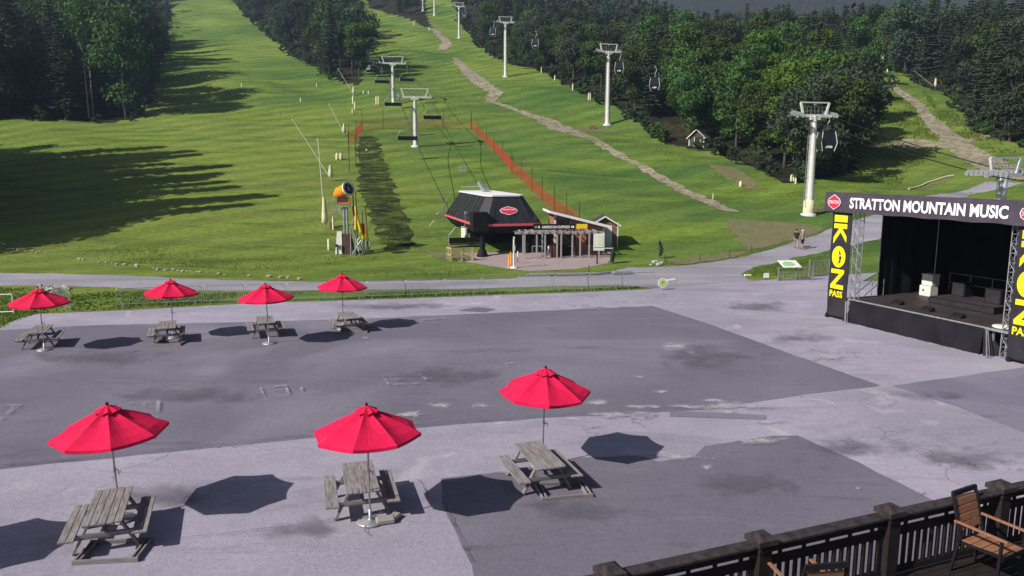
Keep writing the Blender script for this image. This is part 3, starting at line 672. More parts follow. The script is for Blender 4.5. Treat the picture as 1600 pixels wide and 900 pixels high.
# deck boards on the camera side
q = MB(); nbd = 26
for j in range(nbd): q.box(L_((u0 + u1) / 2, -(.02 + j * .145), ZD - .02), (u1 - u0, .135, .035), mtx=rm)
o = q.build('balcony_floor', 'deckw'); o.location = (A_.x, A_.y, ZD); tag(o, 'dark board floor of the balcony inside the railing', 'balcony floor', kind='structure')
def make_armchair():
    t = thing('armchair', (0, 0, 0), 'x', 'armchair')   # faces -y
    s_ = MB()
    for k in range(4): s_.box((0, -.21 + k * .125, .44), (.50, .115, .02))
    s_.build('seat', 'teak', t, bevel=.004)
    bk = MB(); M2 = Matrix.Rotation(R(-13), 4, 'X')
    for k in range(4): bk.box((0, .275 + .027 * k, .585 + k * .095), (.47, .018, .088), mtx=M2)
    bk.build('backrest', 'teak', t, bevel=.003)
    fr = MB()
    for x in (-.255, .255):
        fr.bar((x, .23, .42), (x, .385, 1.00), .03, .035); fr.bar((x, -.25, .44), (x, .25, .42), .03, .035)
    fr.bar((-.265, .385, .985), (.265, .385, .985), .035, .06); fr.bar((-.255, -.265, .415), (.255, -.265, .415), .03, .05); fr.bar((-.255, .25, .42), (.255, .25, .42), .03, .05)
    fr.build('frame', 'chairm', t)
    for x in (-.275, .275):
        for y, z in ((-.26, .64), (.24, .43)): MB().bar((x, y, z), (x, y + (.02 if y < 0 else .08), 0), .032, .032, up=Vector((0, 1, 0))).build('leg', 'chairm', t)
        am = MB(); am.bar((x, -.33, .655), (x, .32, .665), .05, .024); am.build('armrest', 'teak', t, bevel=.005)
    return t
CH = make_armchair(); proto(CH)
cb_ = PZ(1512, 782, ZD + .96) 
chang = math.atan2(rd.y, rd.x) + .02
def put_chair(px, z, dz, ang, lab, first=False):
    p = PZ(*px, ZD + z); off = Matrix.Rotation(ang, 3, 'Z') @ Vector((0, .42, 0)); loc = (p.x - off.x, p.y - off.y, ZD)
    if first: CH.scale = (1.0, 1.1, 1.12); CH.location = loc; CH.rotation_euler = (0, 0, ang); CH['label'] = lab; CH['group'] = 'slatted armchairs on the balcony'; return CH
    return dup(CH, loc, ang, lab, (1.0, 1.1, 1.12), group='slatted armchairs on the balcony')
put_chair((1507, 764), 1.12, 0, chang + .1, 'slatted teak armchair with dark metal frame, left of the rightmost railing post', True)
put_chair((1640, 736), 1.12, 0, chang + .1, 'slatted armchair cut off by the right edge of the picture')
put_chair((1292, 882), 1.12, 0, chang + 2.9, 'armchair at the bottom edge with only the top of its back showing')

# ------------------------------------------------------------------ crowd barriers
def make_barrier(sheet_=False):
    t = thing('crowd_barrier', (0, 0, 0), 'x', 'barrier'); L, Hh = 2.2, 1.05
    fr = MB(); r = .02
    pts = [(-L/2, 0, .16), (-L/2, 0, Hh - .1), (-L/2 + .1, 0, Hh), (L/2 - .1, 0, Hh), (L/2, 0, Hh - .1), (L/2, 0, .16), (-L/2, 0, .16)]
    fr.path(pts, r); fr.build('frame', 'galv', t)
    ba = MB()
    for k in range(1, 19): ba.tube((-L/2 + L * k / 19, 0, .17), (-L/2 + L * k / 19, 0, Hh - .01), .008, n=5, cap=False)
    ba.build('bars', 'galv', t)
    for x in (-.75, .75):
        f_ = MB(); f_.path([(x, -.28, .01), (x, -.2, .07), (x, 0, .17), (x, .2, .07), (x, .28, .01)], .014, 5); f_.build('foot', 'galv', t)
    return t
BR = make_barrier(); proto(BR)
ends = [PZ(178, 481, 0), PZ(1020, 451, 0)]
ctrl = [(178, 481), (240, 478), (360, 473.5), (530, 469), (700, 462.5), (850, 457.5), (950, 453.5), (1024, 450.5)]
line = [PZ(*c, 0) for c in ctrl]
tot = sum((b_ - a).length for a, b_ in zip(line, line[1:])); nb_ = int(round(tot / 2.32)); rnd = random.Random(5)
def along(P, d):
    for a, c in zip(P, P[1:]):
        l = (c - a).length
        if d <= l: return a.lerp(c, d / l), (c - a).normalized()
        d -= l
    return P[-1], (P[-1] - P[-2]).normalized()
first = True
ordn = ['first', 'second', 'third', 'fourth', 'fifth', 'sixth', 'seventh', 'eighth', 'ninth', 'tenth', 'eleventh', 'twelfth', 'thirteenth', 'fourteenth', 'fifteenth', 'sixteenth', 'seventeenth', 'eighteenth', 'nineteenth', 'twentieth']
for k in range(nb_):
    p, d = along(line, tot * (k + .5) / nb_); ang = math.atan2(d.y, d.x) + rnd.uniform(-.04, .04); loc = (p.x, p.y + .18, 0)
    lab = 'grey steel crowd barrier, %s from the left in the row along the plaza edge' % ordn[k]
    if first: BR.location = loc; BR.rotation_euler = (0, 0, ang); BR['label'] = lab; BR['group'] = 'crowd barriers along the plaza edge'; first = False
    else: dup(BR, loc, ang, lab, group='crowd barriers along the plaza edge')
def barrier_between(a, c, lab):
    p = (a + c) / 2; d = c - a; dup(BR, (p.x, p.y, 0), math.atan2(d.y, d.x), lab, s=(d.length / 2.2, 1, 1), group='crowd barriers along the plaza edge')
barrier_between(PZ(111, 486, 0), PZ(84, 470, 0), 'crowd barrier seen nearly end on beside the leftmost far umbrella')
# white pipe rails at the left edge
t = thing('pipe_rail', PZ(22, 492, 0), 'white two-rail pipe fence at the left edge of the plaza', 'fence')
p1 = PZ(24, 492, 0); p0 = PZ(-90, 496, 0); dd = p0 - p1
for z in (.18, 1.12): MB().tube((0, 0, z), (dd.x, dd.y, z), .035, n=6).build('rail', 'white', t)
for f in (0.0, .5, 1): MB().tube((dd.x * f, dd.y * f, 0), (dd.x * f, dd.y * f, 1.15), .03, n=6).build('post', 'white', t)
rr = random.Random(77)
def rock(loc, s, lab, group=None):
    bm = bmesh.new(); bmesh.ops.create_icosphere(bm, subdivisions=2, radius=1)
    for v in bm.verts: v.co *= rr.uniform(.75, 1.15); v.co.x *= s; v.co.y *= s * .8; v.co.z = v.co.z * s * .6 + s * .35
    me = bpy.data.meshes.new('boulder'); bm.to_mesh(me); bm.free(); me.materials.append(M['rock']); o = bpy.data.objects.new('boulder', me); C.objects.link(o); o.location = loc
    tag(o, lab, 'boulder', group); return o
for i in range(22):
    rock(G(62 + rr.uniform(0, 46), 446 + rr.uniform(0, 14)), rr.uniform(.10, .26), 'pale stone in the loose pile behind the leftmost far umbrella', 'stones piled behind the leftmost umbrella')
for i, (x0, y0, x1, y1, n_) in enumerate([(2, 381, 10, 384, 5), (10, 390, 78, 396, 12), (120, 406, 215, 417, 12), (240, 421, 330, 427, 16), (340, 428, 470, 436, 10)]):
    for k in range(n_):
        f = rr.random(); rock(G(x0 + (x1 - x0) * f, y0 + (y1 - y0) * f + rr.uniform(-1.2, 1.2)), rr.uniform(.06, .2), 'small pale stone in the broken line across the lower left grass', 'pale stones lined up in the lower left grass')

# round yellow-green sign, small signs
def disc_sign(px, dia, post, lab):
    g = PZ(*px, 0); t = thing('round_sign', g, lab, 'sign')
    MB().tube((0, .03, 0), (0, .03, post + dia / 2), .025, n=6).build('post', 'galv', t)
    d = MB(); d.tube((0, -.015, post + dia / 2), (0, .0, post + dia / 2), dia / 2, n=28); f = d.build('disc', 'paper', t)
    e = MB(); e.tube((0, -.024, post + dia / 2), (0, -.016, post + dia / 2), dia * .43, n=28); e.build('face', mat('pale_green_face', (.42, .50, .20), (.35, .44, .16), 5), f)
    e = MB(); c = post + dia / 2
    for k, (w, z) in enumerate(((.10, .14), (.16, .04), (.21, -.07))): e.add([(-w * dia, -.030, c + (z - .06) * dia), (w * dia, -.030, c + (z - .06) * dia), (0, -.030, c + (z + .16) * dia)], [(0, 1, 2)])
    e.box((0, -.030, c - .2 * dia), (.05 * dia, .004, .14 * dia)); e.build('emblem', 'map', f)
disc_sign((1035, 454), .62, .18, 'round pale green sign with tree emblem at the right end of the barriers')
def board_sign(px, w, h, post, lab, name='small_sign', m='paper', cat='sign', y_at=None, rz=0, postm='black'):
    g = G(*px); t = thing(name, g, lab, cat, rz)
    for x in ((-w * .35, w * .35) if w > .9 else (0,)): MB().box((x, .03, (post + h) / 2), (.06, .05, post + h)).build('post', postm, t)
    MB().box((0, 0, post + h / 2), (w, .03, h)).build('panel', m, t, bevel=.005); return t
board_sign((1197, 437), .38, .34, .12, 'small white square sign low on the grass left of the map board')
o = MB().box((0, 0, .08), (.5, .18, .14), .1).build('white_box', 'white', bevel=.02); o.location = G(1168, 432); tag(o, 'small white low box on the grass edge near the gravel road', 'box')
q = MB(); q.bar((-.4, 0, .06), (.4, .1, .16), .12, .10); q.box((-.22, -.04, .05), (.22, .18, .1)); o = q.build('fallen_post', 'white'); o.location = G(1046, 440); tag(o, 'short white post lying on the road beside the round sign', 'post')

# map board and its low fence
g = G(1243, 439); t = thing('map_board', g, 'sloping board with a green trail map on a low wooden frame', 'map board', .12)
for x in (-1.25, .0, 1.25): MB().box((x, 0, .5), (.10, .10, 1.0)).build('post', 'wood', t)
q = MB()
for z in (.12, .62, .95): q.box((0, .0, z), (2.5, .05, .09))
q.build('rail', 'woodx', t)
mp = MB(); mp.add([(-1.0, -.18, 1.0), (.30, -.18, 1.0), (.18, .55, 1.38), (-1.12, .55, 1.38), (-1.0, -.18, .95), (.30, -.18, .95), (.18, .55, 1.33), (-1.12, .55, 1.33)], [(0, 1, 2, 3), (7, 6, 5, 4), (0, 4, 5, 1), (1, 5, 6, 2), (2, 6, 7, 3), (3, 7, 4, 0)])
pnl = mp.build('panel', 'paper', t)
q = MB(); pts = [(-.85, -.09), (-.15, -.06), (.05, .12), (-.18, .36), (-.62, .42), (-.88, .22)]
q.add([(x - .05, y, 1.006 + (y + .18) * .52) for x, y in pts], [tuple(range(6))]); q.build('map_print', 'map', pnl)
q = MB()
for k in range(9): q.box((-1.2 + k * .3, .02, .4), (.02, .02, .55))
q.build('lattice', 'galv', t)
g = G(1280, 431); t = thing('low_fence', g, 'grey-green mesh fence panel beside the map board, left of the stage tower', 'fence', .2)
for x in (-.8, .8): MB().box((x, 0, .6), (.08, .08, 1.2)).build('post', 'galv', t)
q = MB(); q.box((0, 0, .1), (1.6, .03, .05)); q.box((0, 0, 1.1), (1.6, .03, .05))
for k in range(16): q.box((-.75 + k * .1, 0, .6), (.012, .012, 1.0))
q.build('mesh_panel', 'galv', t)

# ------------------------------------------------------------------ stage
O = PZ(1291, 496, 0); P1 = PZ(1575, 566, 0); U = (P1 - O).normalized(); V = Vector((-U.y, U.x, 0)); 
if V.x < 0: V = -V
UU = (P1 - O).length
smt = Matrix.Rotation(math.atan2(U.y, U.x), 4, 'Z')
def S(u, v, z): p = U * u + V * v; return Vector((p.x, p.y, z))
ST = O + Vector((0, 0, ZP)); st = thing('mobile_stage', ST, 'black covered outdoor stage with grey roof banner and empty floor', 'stage')
def sbox(b, u, v, z, du, dv, dz): return b.box(S(u, v, z), (du, dv, dz), mtx=smt)
UR = 9.75; ZF = 1.18
# which way is u: from left tower towards the right tower
q = MB(); sbox(q, (1.45 + UR) / 2, 3.6, ZF - .06, UR - 1.45 + .6, 7.0, .12); q.build('floor', 'deckfl', st)
q = MB(); sbox(q, (1.45 + UR) / 2 , .08, ZF - .045, UR - 1.45 + .7, .05, .10); q.build('floor_edge', 'galv', st)
sk = MB(); nn = 60; uA, uB = 1.5, 8.75
for k in range(nn):
    a, c = uA + (uB - uA) * k / nn, uA + (uB - uA) * (k + 1) / nn; wv = lambda q_: .03 * math.sin(q_ * 6) + .02 * math.sin(q_ * 17)
    sk.add([S(a, .03, ZF - .05), S(c, .03, ZF - .05), S(c, -.10 + wv(c), .0), S(a, -.10 + wv(a), .0)], [(0, 3, 2, 1)])
    sk.add([S(a, .06, ZF - .05), S(c, .06, ZF - .05), S(c, -.06 + wv(c), .0), S(a, -.06 + wv(a), .0)], [(0, 1, 2, 3)])
sk.build('skirt', 'skirt', st)
q = MB(); q.add([S(8.76, .0, ZF - .05), S(8.95, -.15, .0), S(9.35, .6, .0), S(8.8, .3, ZF - .1)], [(0, 1, 2, 3), (3, 2, 1, 0)]); q.build('loose_skirt_flap', 'blackc', st)
for u in (1.25, 8.9): q = MB(); q.bar(S(u, -.02, ZF - .1), S(u + .35, -.32, .02), .05, .03); q.bar(S(u + .08, -.02, ZF - .1), S(u + .47, -.30, .02), .03, .02); q.build('silver_strut', 'alu', st)
for u in (2.2, 4.5, 6.8, 9.0, 9.85):
    for v in (.3, 3.5, 6.8): MB().bar(S(u, v, 0), S(u, v, ZF - .12), .07, .07).build('floor_leg', 'galv', st)
def U_at(px, v, z=ZF):
    for k in range(-200, 1600):
        p = ST + S(k / 100, v, z); X, Y, Z = p
        if 800 + F * X / (Y * math.cos(TH) - (Z - H) * math.sin(TH)) >= px: return k / 100
    return 14
# back and side curtains
cu = MB(); 
def curtain(b, pa, pb, z0, z1, amp=.06, n=50):
    d = (pb - pa); nrm = Vector((-d.y, d.x, 0)).normalized()
    for k in range(n):
        for off in (0, .04):
            a = pa + d * (k / n) + nrm * (amp * math.sin(k * 1.1) + off); c = pa + d * ((k + 1) / n) + nrm * (amp * math.sin((k + 1) * 1.1) + off)
            f = (0, 1, 2, 3) if off == 0 else (3, 2, 1, 0)
            b.add([(a.x, a.y, z0), (c.x, c.y, z0), (c.x, c.y, z1), (a.x, a.y, z1)], [f])
curtain(cu, S(.9, 7.15, 0), S(11.9, 7.15, 0), .2, 5.75); cu.build('back_curtain', 'void', st)
cu = MB(); curtain(cu, S(1.2, 2.2, 0), S(1.2, 7.4, 0), .55, 5.75, n=24); cu.build('side_curtain', 'void', st)
cu = MB(); curtain(cu, S(11.6, .6, 0), S(11.6, 7.2, 0), .2, 5.75, n=24); cu.build('side_curtain', 'void', st)
q = MB(); sbox(q, 5.6, 3.9, 5.82, 12.2, 7.0, .14); q.build('roof', 'void', st)
# roof banner
ZB, ZA = 5.54, 6.52
bn = MB(); Ub0, Ub1 = -.35, 12.4; n_ = 40
for k in range(n_):
    a, c = Ub0 + (Ub1 - Ub0) * k / n_, Ub0 + (Ub1 - Ub0) * (k + 1) / n_
    w1 = lambda q_: .018 * math.sin(q_ * 2.3); 
    bn.add([S(a, -.25 + w1(a), ZB + .02 * math.sin(a * 3)), S(c, -.25 + w1(c), ZB + .02 * math.sin(c * 3)), S(c, -.25 - w1(c), ZA), S(a, -.25 - w1(a), ZA)], [(0, 1, 2, 3)])
    bn.add([S(a, -.20 + w1(a), ZB + .02 * math.sin(a * 3)), S(c, -.20 + w1(c), ZB + .02 * math.sin(c * 3)), S(c, -.20 - w1(c), ZA), S(a, -.20 - w1(a), ZA)], [(3, 2, 1, 0)])
rb = bn.build('roof_banner', 'darkgrey', st)
q = MB(); 
for z in (ZB + .06, ZA - .06): q.bar(S(Ub0, -.12, z), S(Ub1, -.12, z), .05, .05)
for k in range(14): q.bar(S(Ub0 + k * .95, -.12, ZB + .06), S(min(Ub0 + (k + 1) * .95, Ub1), -.12, ZA - .06), .03, .03)
q.bar(S(Ub0, -.12, ZB), S(Ub0, -.12, ZA), .05, .05); q.build('roof_truss', 'galv', st)
def hexbadge(c, w, h, name, parent, text):
    """red badge with pale rim on the vertical plane facing -V"""
    nrm = -V; t_ = MB()
    shp = [(-.5, 0), (-.42, .22), (0, .5), (.42, .22), (.5, 0), (.42, -.22), (0, -.5), (-.42, -.22)]
    def plate(s, l, m, nm, par):
        b = MB(); vs = [c + U * x * w * s + Vector((0, 0, 1)) * z * h * s + nrm * l for x, z in shp]; vs2 = [v - nrm * .006 for v in vs]
        b.add(vs + vs2, [tuple(range(7, -1, -1)), tuple(range(8, 16))] + [(i, (i + 1) % 8, 8 + (i + 1) % 8, 8 + i) for i in range(8)]); return b.build(nm, m, par)
    o = plate(1, .012, 'wht', name, parent); plate(.91, .020, 'logo', 'badge_face', o)
    lettering(text, c - U * w * .36 - Vector((0, 0, h * .11)) + nrm * .022, U, (0, 0, 1), w * .72, h * .22, 'wht', o, .01, name='badge_lettering')
nb0 = -.25 - .02
def at_u(px, z=6.0):
    """where the stage banner line meets this picture column"""
    best = 0; 
    for k in range(-100, 1500):
        u = k / 100; p = ST + S(u, nb0, z); X, Y, Z = p
        dep = Y * math.cos(TH) - (Z - H) * math.sin(TH); x = 800 + F * X / dep
        if x >= px: return u
    return 14
ua, ub = at_u(1328), at_u(1576)
lettering('STRATTON MOUNTAIN MUSIC', S(ua, nb0 - .02, 5.75), U, (0, 0, 1), ub - ua, .54, 'wht', rb, .035)
hexbadge(S(at_u(1304), nb0 - .02, 6.02), .88, .78, 'badge', rb, 'STRATTON')
hexbadge(S(at_u(1611), nb0 - .02, 6.02), .88, .78, 'badge', rb, 'STRATTON')
# towers and pass banners
def truss(b, u, v, z0, z1, w=.32):
    cs = [(u - w/2, v - w/2), (u + w/2, v - w/2), (u + w/2, v + w/2), (u - w/2, v + w/2)]
    for c in cs: b.tube(S(*c, z0), S(*c, z1), .024, n=6)
    n = int((z1 - z0) / .38)
    for k in range(n):
        za, zb = z0 + (z1 - z0) * k / n, z0 + (z1 - z0) * (k + 1) / n
        for j in range(4):
            c, d = cs[j], cs[(j + 1) % 4]
            if k % 2: c, d = d, c
            b.tube(S(*c, za), S(*d, zb), .013, n=4, cap=False); b.tube(S(*cs[j], zb), S(*cs[(j + 1) % 4], zb), .012, n=4, cap=False)
for u in (.06, 1.50, UR - .12, UR + 1.75):
    q = MB(); truss(q, u, .28, .1, ZB, .30); q.build('truss_tower', 'galv', st)
for u in (.7, UR + .85):
    q = MB(); sbox(q, u, .35, .16, 1.5, .7, .16)
    for s in (-.6, .6): q.tube(S(u + s, .0, .10), S(u + s, -.12, .10), .10, n=12)
    q.build('tower_base', 'black', st)
def pass_banner(u):
    w = 1.28; b = MB(); n = 14; lo, hi = .15, 5.50
    for k in range(n):
        a, c = lo + (hi - lo) * k / n, lo + (hi - lo) * (k + 1) / n; f = lambda z: -.05 + .02 * math.sin(z * 3)
        b.add([S(u, f(a), a), S(u + w, f(a), a), S(u + w, f(c), c), S(u, f(c), c)], [(0, 1, 2, 3)]); b.add([S(u, f(a) + .03, a), S(u + w, f(a) + .03, a), S(u + w, f(c) + .03, c), S(u, f(c) + .03, c)], [(3, 2, 1, 0)])
    o = b.build('pass_banner', 'blackc', st); nrm = -V; base = ZP
    # letters turned to read downwards
    dn = Vector((0, 0, -1)); z = 5.30; lw = .86
    Uo = u + (w - lw) / 2 - .03
    hs = [('I', .34), ('K', 1.05), ('O', 1.10), ('N', 1.02)]; z = 5.36
    for ch, h_ in hs:
        # letter "right" runs downwards, letter "up" runs to +U
        if ch == 'O':
            ring = MB(); cc = S(Uo + lw / 2, -.085, z - h_ / 2); vs = [cc + U * math.cos(t * math.pi / 16) * lw * .52 + Vector((0, 0, 1)) * math.sin(t * math.pi / 16) * h_ * .5 for t in range(32)]
            ring.add(vs, [tuple(range(32))]); ro = ring.build('letter_o', 'yel', o)
            pk = MB(); P_ = [(.10, .34), (.24, .16), (.20, .08), (.33, -.02), (.24, -.16), (.28, -.22), (.06, -.34), (.16, -.12), (.10, -.04), (.17, .06), (.10, .16)]
            pk.add([cc + U * (x - .08) * lw + Vector((0, 0, 1)) * y * h_ - V * .008 for x, y in P_], [tuple(range(len(P_)))]); pk.build('letter_peak', 'blackc', ro)
        else:
            lettering(ch, S(Uo, -.085, z), dn, U, h_, lw, 'yel', o, .03 if ch != 'I' else .0, lift=0, name='letter')
        z -= h_ + .09
    lettering('PASS', S(Uo - .02, -.085, z - .34), U, (0, 0, 1), lw, .33, 'yel', o, .03, lift=0)
pass_banner(.04); pass_banner(UR + .12)
# pipes and gear on the stage
for (u, v) in ((2.0, 2.7), (4.6, 6.4), (6.5, 3.2)): pass
for px_, v_, za_, rad_ in ((1376, 2.4, ZF, .03), (1412, 4.5, 3.4, .02), (1463, 4.5, 2.0, .025)):
    u_ = U_at(px_, v_, 3.5); MB().tube(S(u_, v_, za_), S(u_, v_, 5.7), rad_, n=6).build('upright_pipe', 'galv', st)
q = MB(); ua_, ub_ = U_at(1384, 5.2, 3), U_at(1409, 5.2, 3); um_ = (ua_ + ub_) / 2
for u in (ua_, um_, ub_): q.tube(S(u, 5.2, 2.3), S(u, 5.2, 3.8), .025, n=6)
for z in (2.3, 3.8): q.tube(S(ua_, 5.2, z), S(ub_, 5.2, z), .025, n=6)
q.tube(S(um_, 5.2, ZF), S(um_, 5.2, 2.3), .02, n=5); q.build('pipe_frame', M['chairm'] if False else 'galv', st)
def gear(name, lab, cat, u, v, b, m, parts=(), z=ZF):
    p = ST + S(u, v, z)
    t = thing(name, p, lab, cat, math.atan2(U.y, U.x)); b.build('body' if parts else 'case', m, t)
    for nm, bb, mm in parts: bb.build(nm, mm, t)
    return t
gear('equipment_case', 'upper white equipment box on the pale box at the back of the stage', 'equipment box', U_at(1452, 4.6), 4.6, MB().box((0, 0, .27 + .56), (.62, .5, .52)), 'white', [('lid', MB().box((0, 0, 1.12), (.66, .54, .05)), 'white')])
gear('equipment_case', 'lower white equipment box standing on the stage floor near the back curtain', 'equipment box', U_at(1450, 4.55), 4.55, MB().box((0, 0, .275), (.66, .52, .53)), 'white', [('latch', MB().box((-.1, -.27, .3), (.08, .02, .1)), 'chairm')])
q = MB(); q.tube((0, 0, 0), (0, 0, 1.0), .02); q.tube((.3, 0, 0), (.3, 0, 1.0), .02); q.tube((0, 0, 1.0), (.3, 0, 1.0), .02); q.tube((0, 0, .5), (.3, 0, .5), .02)
gear('hand_cart', 'slim metal hand cart left of the white boxes on the stage', 'hand cart', U_at(1434, 5.8), 5.8, q, 'galv', [('base_plate', MB().box((.15, -.1, .02), (.4, .25, .03)), 'galv')])
q = MB(); q.box((0, 0, .16), (3.4, 2.2, .30)); gear('drum_riser', 'low black riser with boxes at the right of the stage', 'riser', U_at(1525, 4.0), 4.0, q, 'black', [('carpet', MB().box((0, 0, .318), (3.3, 2.1, .012)), 'deckfl'), ('side_panel', MB().box((0, -1.12, .15), (3.4, .03, .24)), 'blackc')])
q = MB(); q.box((0, 0, .35), (.7, .6, .7)); gear('speaker_cabinet', 'black cabinet on the left end of the riser', 'speaker', U_at(1502, 4.4), 4.4, q, 'black', [('grille', MB().box((0, -.31, .35), (.6, .02, .6)), 'blackc')], ZF + .32)
q = MB(); q.box((0, 0, .35), (.8, .6, .7)); gear('speaker_cabinet', 'black cabinet on the right end of the riser', 'speaker', U_at(1556, 4.0), 4.0, q, 'black', [('grille', MB().box((0, -.31, .35), (.7, .02, .6)), 'blackc')], ZF + .32)
for i, (u, v) in enumerate([(U_at(1402, 1.0), 1.0), (U_at(1449, .9), .9), (U_at(1496, .8), .8)]):
    w = MB(); w.add([(-.26, -.2, 0), (.26, -.2, 0), (.26, .2, 0), (-.26, .2, 0), (-.26, .12, .2), (.26, .12, .2), (.26, -.16, .07), (-.26, -.16, .07)], [(3, 2, 1, 0), (0, 1, 6, 7), (7, 6, 5, 4), (4, 5, 2, 3), (0, 7, 4, 3), (1, 2, 5, 6)])
    gear('floor_monitor', ['black wedge monitor at the left front of the stage floor', 'small black wedge monitor near the middle front edge of the stage', 'black wedge monitor at the right front of the stage floor'][i], 'monitor', u, v, w, 'black', [('handle', MB().box((0, .165, .12), (.2, .02, .04)), 'chairm')])
q = MB()
for k in range(5): q.tube((k * 1.2, 0, 0), (k * 1.2, 0, 1.05), .02)
q.tube((0, 0, 1.05), (4.8, 0, 1.05), .02); gear('stage_railing', 'thin grey railing along the back of the stage behind the riser', 'railing', U_at(1482, 6.5), 6.5, q, 'galv', [('middle_rail', MB().tube((0, 0, .55), (4.8, 0, .55), .018), 'galv')])
q = MB(); q.lathe([(0, 0), (.50, 0), (.52, .03), (.50, .06), (0, .07)], n=28); gear('white_disc', 'large white flat round lid at the right front corner of the stage', 'round lid', 9.2, .75, q, 'white', [('knob', MB().lathe([(0, .06), (.05, .07), (0, .1)], n=10), 'white')])
# steps behind the left tower
t = thing('stage_steps', ST + S(1.0, 1.9, 0), 'metal steps with tube handrail beside the left stage tower', 'steps', math.atan2(U.y, U.x))
for k in range(5): MB().box((-.9 + k * .24, .3, .2 + k * .22), (.26, .8, .04)).build('tread', 'galv', t)
for y in (-.1, .7): MB().path([(-1.0, y, .15), (-1.0, y, 1.0), (.15, y, 2.0), (.15, y, 1.1)], .02).build('handrail', 'galv', t)
for y in (-.1, .7): MB().bar((-1.1, y, .08), (.15, y, 1.15), .05, .1).build('stringer', 'black', t)

# ------------------------------------------------------------------ lift terminal
ax = Vector((-.27, .963, 0)).normalized(); pp = Vector((ax.y, -ax.x, 0))     # ax uphill along the lift line, pp to the right
T0 = Vector((-3.0, 64.6, 0)); tz = .15
def T(u, v, z): p = pp * u + ax * v; return Vector((p.x, p.y, z))
tm = Matrix.Rotation(math.atan2(pp.y, pp.x), 4, 'Z')
tt = thing('lift_terminal', (T0.x, T0.y, tz), 'black hooded chairlift station with white flat roof and pink stripe', 'lift station')
W, Ln = 6.0, 15.0
def ring(w0, w1, v0, v1, ch, z):
    return [T(w0 + ch, v0, z), T(w1 - ch, v0, z), T(w1, v0 + ch, z), T(w1, v1 - ch, z), T(w1 - ch, v1, z), T(w0 + ch, v1, z), T(w0, v1 - ch, z), T(w0, v0 + ch, z)]
def shell(b, A, B_, top=False, bot=False):
    n = len(A); b.add(A + B_, [(i, (i + 1) % n, n + (i + 1) % n, n + i) for i in range(n)] + ([tuple(range(n, 2 * n))] if top else []) + ([tuple(reversed(range(n)))] if bot else []))
q = MB(); shell(q, ring(0, W, 0, Ln, .9, 2.78), ring(1.35, W - 1.35, 1.5, Ln - 1.5, .5, 5.05), True); hd = q.build('hood', 'hood', tt)
q = MB(); shell(q, ring(-.03, W + .03, -.03, Ln + .03, .9, 2.60), ring(-.03, W + .03, -.03, Ln + .03, .9, 2.80), True, True); q.build('stripe', 'pink', tt)
q = MB(); shell(q, ring(.5, W - .5, .5, Ln - .5, .9, 1.95), ring(0, W, 0, Ln, .9, 2.60), False, True); q.build('underside', 'black', tt)
q = MB(); shell(q, ring(1.25, W - 1.25, 1.4, Ln - 1.4, .5, 5.05), ring(1.25, W - 1.25, 1.4, Ln - 1.4, .5, 5.17), True, True); q.build('roof', 'roofw', tt)
# panel seams
for k in range(1, 9):
    v = Ln * k / 9
    MB().bar(T(.0, v, 2.82), T(1.33, 1.5 + (Ln - 3) * k / 9, 5.04), .03, .03).build('panel_seam', 'black', hd); MB().bar(T(W, v, 2.82), T(W - 1.33, 1.5 + (Ln - 3) * k / 9, 5.04), .03, .03).build('panel_seam', 'black', hd)
for k in range(1, 4):
    u = W * k / 4; MB().bar(T(u, 0, 2.82), T(1.35 + (W - 2.7) * k / 4, 1.5, 5.04), .03, .03).build('panel_seam', 'black', hd)
# front corner recess and column
q = MB(); q.box(T(.35, .5, 3.0), (1.3, 1.3, 1.6), mtx=tm); q.build('corner_housing', 'black', tt)
q = MB(); q.tube(T(.55, .2, .35), T(.55, .2, 3.0), .22, n=12); q.lathe([(.52, -.05), (.50, .1), (.26, .7)], c=tuple(T(.55, .2, 0))); q.build('column', 'black', tt)
for v in (5.5, 11.5):
    q = MB(); q.box(T(W / 2, v, 1.0), (1.2, 1.0, 2.2), mtx=tm); q.build('column', 'black', tt)
q = MB(); q.box(T(W / 2 + .2, 6.5, 1.0), (W - 1.4, .2, 2.1), mtx=tm); q.build('back_screen', 'black', tt)
q = MB(); c = T(W / 2, 4.2, 2.0); q.lathe([(2.0, -.12), (2.2, -.05), (2.2, .05), (2.0, .12)], c=tuple(c), n=28); q.build('bullwheel', 'galv', tt)
for i, (u, v) in enumerate([(.45, 5.0), (.6, 6.6)]): MB().tube(T(u - .3, v, .95), T(u - .3, v, 2.1), .22, n=12).build('white_cylinder', 'white', tt)
# badge on the front-right face (lies in the sloping front panel)
sn = (T(0, 0, 5.05) + T(0, 1.5, 0) - T(0, 0, 2.8)); sn.normalize(); fn = pp.cross(sn).normalized()
if fn.dot(ax) > 0: fn = -fn
c0 = T(W * .50, .70, 3.83)
def hexplate(c, w, h, l, m, nm, par, rx, ry, nr):
    shp = [(-.5, .06), (-.5, -.06), (-.40, -.26), (0, -.5), (.40, -.26), (.5, -.06), (.5, .06), (.40, .26), (0, .5), (-.40, .26)]
    b = MB(); vs = [c + rx * x * w + ry * z * h + nr * l for x, z in shp]; vs2 = [v - nr * .03 for v in vs]; n = len(shp)
    b.add(vs + vs2, [tuple(range(n)), tuple(range(2 * n - 1, n - 1, -1))] + [(i, (i + 1) % n, n + (i + 1) % n, n + i) for i in range(n)]); return b.build(nm, m, par)
hexplate(c0, 1.55, .86, .08, 'wht', 'badge', tt, pp, sn, fn); bf = hexplate(c0, 1.44, .76, .095, 'logo', 'badge_face', tt, pp, sn, fn)
for tx, w_, h_, dz in (('STRATTON', 1.1, .13, .02),):
    lettering(tx, c0 - pp * w_ / 2 + sn * dz + fn * .1, pp, sn, w_, h_, 'wht', bf, .01, lift=.006 if pp.cross(sn).dot(fn) > 0 else -.006, name='badge_lettering')
